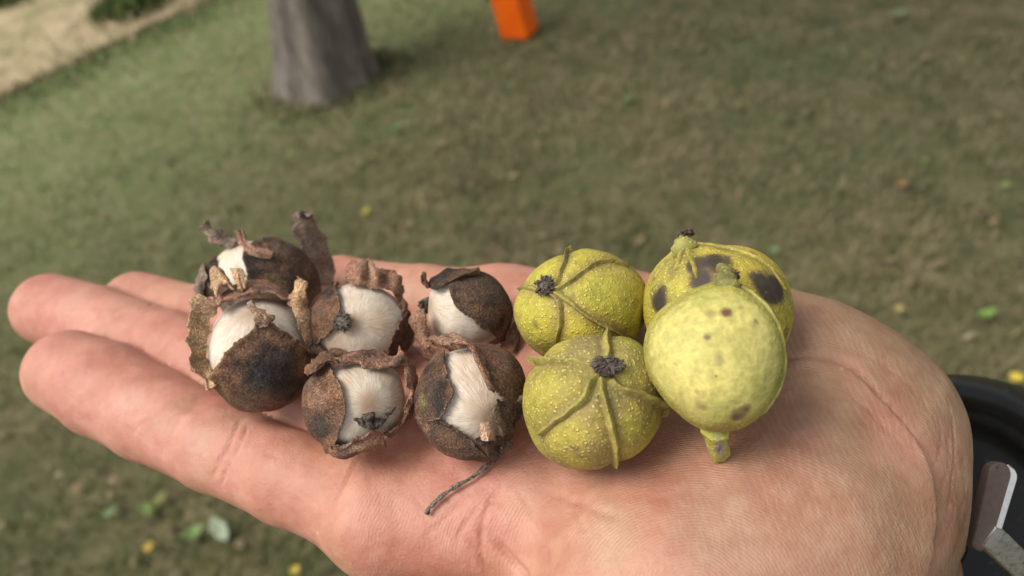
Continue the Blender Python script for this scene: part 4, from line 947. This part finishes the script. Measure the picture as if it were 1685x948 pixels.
for x, y in sp: p = trace(x, y) if y > 745 else b.view(x, y, 3); pts.append(p + np.array([0, 0, .0012 if y > 745 else 0]))
pts = catmull(pts, 8); nn_ = len(pts); tt_ = np.linspace(0, 1, nn_)
rad_ = (.00034 + .00007 * np.sin(tt_ * 40) + .00006 * np.sin(tt_ * 17)) * (.75 + .4 * tt_)
sd1 = np.stack([np.cos(tt_ * 30), np.sin(tt_ * 30), np.sin(tt_ * 30 + 1)], 1) * .00013
def st_t(V): k = (fbm(V, 900, 4, 2) > .05)[:, None]; return np.where(k, np.array([.30, .25, .19]), np.array([.045, .035, .028]))
tubes('dry_stalk', [(pts + sd1, rad_), (pts - sd1, rad_ * .8)], o, MST, 8, rough=.35, seed=68)

# ------------------------------------------------------------------ the green husks
def green_tint(seed, base=(.41, .35, .04), brown=(.27, .20, .06), amt=1.0, green=(.27, .28, .045)):
    def f(V, D, rid, th):
        c = np.array(base) * np.ones((len(V), 1)); n = fbm(V, 110, seed, 3); m = fbm(V, 75, seed + 3, 3)
        k = (sstep(-.1, .4, n) * .65 * amt)[:, None]; c = c * (1 - k) + np.array(brown) * k
        k = (sstep(.0, .45, m) * .5)[:, None]; c = c * (1 - k) + np.array(green) * k
        k = (np.exp(-(rid / .14) ** 2) * .75)[:, None]; c = c * (1 - k) + np.array([.19, .135, .05]) * k
        n2 = fbm(V, 420, seed + 7, 3); k = (sstep(.32, .6, n2) * .5)[:, None]; c = c * (1 - k) + np.array([.16, .11, .04]) * k
        return c
    return f
def seam(b, parent, pts, seed, wid=.085, hgt=.075, dip=.045, noise=.02, name='seam_ridge', base=(.29, .25, .06), steps=16, end=.55):
    """a seam growing out of the skin: bell-shaped strip whose skirts sink into the body"""
    p = np.array([(q[0], q[1]) for q in pts], float); D0 = b.dirp(*catmull(p, steps).T); D0 /= np.linalg.norm(D0, axis=1)[:, None]
    n = len(D0); tt = np.linspace(0, 1, n); extra = np.array([q[2] if len(q) > 2 else 0 for q in pts], float)
    ex = np.interp(tt, np.linspace(0, 1, len(extra)), extra) * .8
    wob = fbm(np.stack([tt * 6, tt * 0 + seed * 3.1, tt * 0], 1), 1, seed + 5, 3)
    tg = np.gradient(D0, axis=0); sd = np.cross(D0, tg); sd /= np.linalg.norm(sd, axis=1)[:, None] + 1e-9
    D0 = D0 + sd * (wob * .02)[:, None]
    sg = np.linspace(-1, 1, 17)
    wv = wid * (1 + .3 * fbm(np.stack([tt * 8, tt * 0, tt * 0 + seed], 1), 1, seed + 1, 2)) * (1 - (1 - end) * tt)
    DD = D0[:, None, :] + sd[:, None, :] * (wv[:, None] * (sg[None, :] + .12 * wob[:, None]))[..., None]
    DD /= np.linalg.norm(DD, axis=2)[..., None]
    hh = hgt * (1 + .35 * fbm(np.stack([tt * 11, tt * 0 + seed, tt * 0], 1), 1, seed + 2, 3)) * (1 - (1 - end) * tt * .8)
    ends = sstep(0, .03, tt) * sstep(1.0, .96, tt)
    sk = sg[None, :] + .25 * fbm(np.stack([tt * 5, tt * 0, tt * 0 + seed * 1.7], 1), 1, seed + 8, 2)[:, None] * (1 - sg[None, :] ** 2)
    bell = np.exp(-(sk / .36) ** 2)
    # a shallow groove follows the crest, one lip higher than the other
    bell = bell - .22 * np.exp(-((sk - .10) / .13) ** 2)
    Lf = -dip * np.exp(-((wv[:, None] * sg[None, :]) / .20) ** 2) + noise * fbm(DD, 2.2, b.seed, 3) + (hh * ends)[:, None] * bell + ex[:, None] * bell + .012 * bell * fbm(DD, 9, seed, 3)
    Lf = Lf - .014 * np.abs(sg[None, :]) ** 3 - .02 * (1 - ends)[:, None]
    outer = b.pos(DD, Lf); inn = b.pos(DD, Lf * 0 - dip - .05)
    V = outer.reshape(-1, 3); nz = fbm(V, 520, seed, 3)[:, None]; c = np.array(base) * (1 + .3 * nz)
    k = sstep(.0, .5, fbm(V, 300, seed + 1, 2))[:, None] * .6; c = c * (1 - k) + np.array([.21, .155, .065]) * k
    kk = (np.exp(-((np.abs(sk) - .62) / .22) ** 2) * .7).ravel()[:, None]; c = c * (1 - kk) + np.array([.17, .12, .045]) * kk
    o = sheet(name, outer, inn, MG, parent, np.clip(c, .01, 1), np.tile(np.array([[.2, .15, .06]]), (n * 17, 1)), b)
    me = o.data
    for k_, v_ in (('dots', .5), ('gloss', 0.0)):
        t_ = me.attributes.new(k_, 'FLOAT', 'POINT'); t_.data.foreach_set('value', np.full(len(me.vertices), v_, np.float32))
    return o
DK = (.030, .022, .018)
# G
b, o = nut_thing('G', 'green husk at the back with a black stalk scar at its upper left')
rg = [[(912, 480), (922, 462, .03), (930, 436, .05), (933, 416, .10), (939, 403, .18)], [(915, 476), (935, 472, .0), (955, 455, .01), (975, 441, .02), (1005, 431, .02), (1038, 438, 0)],
      [(914, 480), (928, 490, .02), (957, 514, .03), (985, 531, .03), (1004, 541, .02), (1024, 553, 0)], [(910, 482), (920, 500, .02), (922, 530, .02), (918, 560, .01), (914, 582, 0)], [(904, 478), (884, 478, .0), (866, 473, 0), (849, 475, .03)]]
body('husk', b, o, MG, tintf=green_tint(71, (.40, .35, .042), (.27, .20, .06), .9), ridges=rg, noise=.02, spots=[(884, 536, 7, (.10, .08, .03), .6), (1056, 520, 22, (.12, .08, .04), .6)])
for i_, r_ in enumerate(rg): seam(b, o, r_, 72 + i_, wid=.10, hgt=.085)
tuft(b, o, 905, 474, 18, seed=78, n=40, flat=.75)
# H
b, o = nut_thing('H', 'front green husk with five raised seams meeting at a black scar')
rg = [[(995, 612), (997, 592, .03), (999, 565, .04), (1000, 545, .08), (1001, 536, .10)], [(985, 610), (960, 604, .02), (930, 600, .03), (900, 596, .06), (880, 593, .12), (869, 598, .16)],
      [(984, 618), (974, 634, .01), (964, 656, .02), (938, 674, .03), (912, 692, .02), (888, 718, 0)], [(990, 622), (993, 645, .02), (1000, 677, .03), (1008, 710, .03), (1012, 745, .02), (1014, 780, .04)],
      [(1005, 625), (1020, 640, .02), (1049, 649, .03), (1080, 661, .03), (1098, 672, .06), (1108, 684, .10)]]
body('husk', b, o, MG, tintf=green_tint(81, (.32, .27, .042), (.23, .165, .06), 1.3), ridges=rg, noise=.02, dip=.055, spots=[(1000, 660, 30, (.17, .13, .055), .45), (948, 732, 9, (.12, .07, .05), .6), (958, 744, 6, (.10, .06, .04), .7), (965, 575, 40, (.23, .17, .08), .6), (1040, 590, 34, (.24, .19, .08), .55)])
for i_, r_ in enumerate(rg): seam(b, o, r_, 82 + i_, wid=.125, hgt=.11, dip=.055, end=.75)
tuft(b, o, 998, 608, 22, seed=89, n=46, flat=.6, aspect=(1.2, .75))
# I
b, o = nut_thing('I', 'yellow green husk behind the others with large black blotches')
rg = [[(1126, 402), (1122, 425, .02), (1112, 450, .01)], [(1130, 402), (1140, 430, .02), (1150, 460, .01)], [(1130, 400), (1170, 404, .01), (1220, 416, .01), (1262, 440, .01), (1290, 480, 0)], [(1124, 402), (1100, 424, .01), (1076, 456, 0)]]
body('husk', b, o, MG, tintf=green_tint(91, (.38, .31, .035), (.27, .20, .04), .8), ridges=rg, noise=.018, dip=.05, spots=[(1258, 474, 40, (.13, .08, .03), .85), (1268, 476, 29, DK, .93), (1242, 464, 22, DK, .9), (1256, 486, 20, DK, .85), (1168, 450, 38, (.14, .08, .035), .85), (1158, 462, 22, DK, .9), (1184, 444, 24, DK, .85), (1150, 438, 20, DK, .8), (1172, 436, 18, DK, .7), (1088, 490, 32, (.13, .08, .03), .75), (1090, 496, 21, DK, .95), (1096, 480, 12, DK, .8), (1285, 545, 14, (.14, .09, .04), .7), (1236, 418, 12, (.13, .09, .04), .6)])
for i_, r_ in enumerate(rg): seam(b, o, r_, 92 + i_, wid=.12, hgt=.06, dip=.05, noise=.018, base=(.34, .29, .05), end=.35)
n1_ = [b.P(1131, 418, -.05), b.P(1128, 404, .04), b.view(1124, 396, b.rz * 160)]
tt_p = [b.P(1130, 414, -.03), b.view(1127, 404, 2.5), b.view(1126, 392, 1.2)]
tubes('stalk', [(catmull(tt_p, 6), np.linspace(.0021, .0010, 13))], o, MG, 16, tint=lambda V: np.array([.27, .25, .07]) * (1 + .3 * fbm(V, 500, 5, 2))[:, None], rough=.25, seed=97)
q0 = b.P(1124, 394, .12)
tk = tuft(b, o, 1131, 387, 17, z=1.0, up=True, seed=98, n=40, flat=.5, aspect=(1.3, .8), mat=mat_tuft('brown_scar', (.03, .022, .018), (.17, .12, .09)))
# J
b, o = nut_thing('J', 'pale yellow green husk standing upright on its stub in front of the blotched one')
rg = [[(1200, 464), (1236, 486, .01), (1266, 520, .01), (1281, 560, .01), (1284, 600, .01), (1272, 645, .01), (1246, 682, .0)], [(1190, 464), (1150, 478, .0), (1110, 505, .0), (1078, 540, .0), (1066, 580, .0)]]
def jt(V, D, rid, th):
    c = green_tint(101, (.47, .42, .13), (.36, .30, .08), .5, (.36, .35, .09))(V, D, rid * 3 + 9, th)
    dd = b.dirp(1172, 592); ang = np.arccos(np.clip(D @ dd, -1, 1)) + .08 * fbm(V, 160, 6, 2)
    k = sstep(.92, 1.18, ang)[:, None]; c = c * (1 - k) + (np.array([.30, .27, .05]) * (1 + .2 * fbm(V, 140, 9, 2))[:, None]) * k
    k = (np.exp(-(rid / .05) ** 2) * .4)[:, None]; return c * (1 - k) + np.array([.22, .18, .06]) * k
def jd(D, rid):
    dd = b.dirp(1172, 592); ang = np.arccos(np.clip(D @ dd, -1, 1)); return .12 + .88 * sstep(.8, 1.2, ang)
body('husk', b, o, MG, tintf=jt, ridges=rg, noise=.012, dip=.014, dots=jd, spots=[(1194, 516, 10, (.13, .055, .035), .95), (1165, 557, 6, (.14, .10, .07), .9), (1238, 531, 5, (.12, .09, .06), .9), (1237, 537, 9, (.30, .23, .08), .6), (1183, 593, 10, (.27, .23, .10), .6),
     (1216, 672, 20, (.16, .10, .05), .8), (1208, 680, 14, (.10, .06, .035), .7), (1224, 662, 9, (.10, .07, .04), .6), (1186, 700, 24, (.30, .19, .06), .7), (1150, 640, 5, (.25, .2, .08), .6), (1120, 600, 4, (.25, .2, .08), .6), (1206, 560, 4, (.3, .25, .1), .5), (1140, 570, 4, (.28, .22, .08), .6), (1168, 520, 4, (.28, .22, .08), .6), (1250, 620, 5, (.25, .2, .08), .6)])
seam(b, o, rg[0], 102, wid=.09, hgt=.03, dip=.014, noise=.012, base=(.36, .33, .09), steps=14)
tubes('stalk', [(catmull([b.P(1196, 472, -.04), b.P(1194, 458, .04), b.P(1190, 446, .16), b.P(1189, 437, .24)], 6), np.linspace(.0017, .0008, 19))], o, MG, 14, tint=lambda V: np.array([.16, .15, .045]) * (1 + .4 * fbm(V, 600, 5, 2))[:, None], rough=.3, seed=103)
tuft(b, o, 1205, 452, 13, seed=104, n=26, flat=1.1, aspect=(1.3, .8), lift=.08, mat=bpy.data.materials['brown_scar'])
e_ = trace(1184, 752) + np.array([0, 0, .0008]); s0_ = b.P(1178, 712, -.06)
pl = catmull([s0_, s0_ * .62 + e_ * .38 + b.u * -.0003, e_ * .9 + s0_ * .1, e_], 6)
def stt(V):
    px_ = topx(V); c = np.array([.42, .39, .07]) * (1 + .25 * fbm(V, 400, 3, 2))[:, None]
    k = (sstep(13, 6, np.hypot(px_[:, 0] - 1184, (px_[:, 1] - 738) * .75) + 4 * fbm(V, 900, 2, 2)))[:, None]; c = c * (1 - k) + np.array([.42, .38, .33]) * k
    k = (sstep(6, 2, np.hypot(px_[:, 0] - 1181, px_[:, 1] - 740)))[:, None]; c = c * (1 - k) + np.array([.07, .05, .045]) * k
    k = (sstep(10, 4, np.hypot(px_[:, 0] - 1176, px_[:, 1] - 712)))[:, None]; return c * (1 - k) + np.array([.12, .09, .08]) * k
tubes('stub', [(pl, np.interp(np.linspace(0, 1, len(pl)), [0, .3, .8, 1], [.0022, .0016, .0016, .0013]))], o, MG, 18, tint=stt, rough=.12, seed=105)

# ------------------------------------------------------------------ wristwatch: black strap and steel clasp
t = NT('black_rubber'); v = t.coord(); n_ = t.noise(v, 500, 4, .6); n2_ = t.noise(v, 60, 3, .6)
c_ = t.mix(t.ramp(n_, [(.62, 0.0), (.72, .5)]), t.ramp(n2_, [(.3, (.004, .004, .004)), (.7, (.009, .009, .009))]), (.06, .06, .06))
MBR = t.fin(c_, .36, t.bump(n_, .0002, .3), Specular_IOR_Level=.25)
t = NT('brushed_steel'); v = t.coord((1, 8, 1)); n_ = t.noise(v, 300, 4, .7); vs = t.coord(); n3_ = t.noise(vs, 900, 2, .8)
MSt = t.fin(t.ramp(n_, [(.3, (.40, .39, .37)), (.7, (.60, .58, .55))]), t.ramp(n3_, [(.3, .22), (.7, .42)]), t.bump(n_, .0001, .4), Metallic=1.0)
t = NT('bronzed_steel'); v = t.coord(); n_ = t.noise(v, 900, 4, .7)
MBz = t.fin(t.ramp(n_, [(.3, (.07, .047, .038)), (.7, (.10, .068, .055))]), .55, t.bump(n_, .0001, .3), Metallic=.1)
ringc = [(1530, 890, .1800, 60), (1532, 888, .1790, 110), (1540, 882, .1775, 150), (1548, 884, .1765, 178), (1553, 886, .1735, 200), (1557, 888, .1725, 214), (1559, 889, .1715, 222), (1562, 890, .1700, 236), (1564, 891, .1700, 250), (1563, 891, .1715, 262), (1562, 890, .1745, 270), (1570, 892, .182, 276), (1590, 896, .192, 274), (1604, 900, .200, 268), (1602, 900, .202, 250), (1580, 896, .196, 230), (1555, 890, .187, 190), (1545, 890, .186, 120)]
watch = empty('wristwatch', at(1562, 890, .178)); tag(watch, 'black rubber strap wristwatch with a steel clasp round the wrist', 'watch')
an = np.linspace(0, 2 * PI, 145)[:-1]; rows_ = []
for (x, y, dp, rr_) in ringc:
    c0 = at(x, y, dp); rr3 = rr_ * dp / FPX
    rows_.append(c0 + rr3 * (np.cos(an)[:, None] * R * 1.0 + np.sin(an)[:, None] * (U * 1.0)))
rows_ = np.array(rows_); n_r = len(rows_)
rows_ = catmull(np.concatenate([rows_, rows_[:1]]).reshape(n_r + 1, -1), 5).reshape(-1, 144, 3)[:-1]
idx = np.arange(len(rows_) * 144).reshape(-1, 144); nx = np.roll(idx, -1, 1); dn = np.roll(idx, -1, 0); dnx = np.roll(nx, -1, 0)
mesh_obj('strap', rows_.reshape(-1, 3), np.stack([idx.ravel(), nx.ravel(), dnx.ravel(), dn.ravel()], 1), MBR, watch)
def plate(name, poly, th, mat, parent, hole=None):
    """flat rounded plate through 3-D outline points, th metres thick, with a bevelled rim"""
    import bmesh
    P3 = np.array(poly); c = P3.mean(0); n_ = np.cross(P3[len(P3) // 3] - P3[0], P3[2 * len(P3) // 3] - P3[0]); n_ /= np.linalg.norm(n_)
    if n_ @ (CAM - c) < 0: n_ = -n_; P3 = P3[::-1]
    k = len(P3); ins_ = c + (P3 - c) * (1 - .00035 / np.linalg.norm(P3 - c, axis=1))[:, None]
    V = np.concatenate([ins_, P3 - n_ * .0003, P3 - n_ * (th - .0003), ins_ - n_ * th]); f = [list(range(k)), list(range(4 * k - 1, 3 * k - 1, -1))]
    for r_ in range(3):
        for i in range(k): j = (i + 1) % k; f.append([r_ * k + i, (r_ + 1) * k + i, (r_ + 1) * k + j, r_ * k + j])
    return mesh_obj(name, V, f, mat, parent, smooth=False)
def capsule2d(a, b_, wa, wb, n=14):
    a, b_ = np.array(a, float), np.array(b_, float); d = (b_ - a) / np.linalg.norm(b_ - a); p = np.array([-d[1], d[0]]); an0 = math.atan2(p[1], p[0]); out = []
    for k in range(n + 1): t_ = an0 + PI * k / n; out.append(a + wa * np.array([math.cos(t_), math.sin(t_)]))
    for k in range(n + 1): t_ = an0 + PI + PI * k / n; out.append(b_ + wb * np.array([math.cos(t_), math.sin(t_)]))
    return out
cl = empty('clasp', np.zeros(3)); 
def dplate(x, y): return .1465 + (x - 1625) * .00003 + (y - 830) * -.00001
bpl = capsule2d((1647, 779), (1617, 893), 18, 15)
p1 = plate('clasp', [at(x, y, dplate(x, y)) for x, y in bpl], .0022, MBz, watch)
bpy.data.objects.remove(cl)
spl = capsule2d((1657, 783), (1627, 893), 18, 15)
t = NT('polished_steel'); v = t.coord(); n_ = t.noise(v, 700, 3, .6); MPo = t.fin(t.ramp(n_, [(.3, (.72, .70, .68)), (.7, (.85, .83, .80))]), .18, None, Metallic=1.0)
plate('rim', [at(x, y, dplate(x, y) + .0006) for x, y in spl], .0016, MPo, p1)
hole = capsule2d((1641, 770), (1642, 769), 4.2, 4.2, 8); plate('pin_hole', [at(x, y, dplate(x, y) - .00006) for x, y in hole], .0004, MB, p1)
arm = [(1641, 869), (1653, 872), (1700, 918), (1760, 985), (1735, 1030), (1670, 950), (1624, 906), (1618, 900)]
plate('clasp_arm', [at(x, y, .1460 + (x - 1630) * .00004) for x, y in arm], .0014, MSt, p1)
fold = [(1640, 867), (1655, 874), (1634, 909), (1617, 899)]
plate('clasp_fold', [at(x, y, .1454 + (x - 1630) * .00003) for x, y in fold], .0012, MPo, p1)
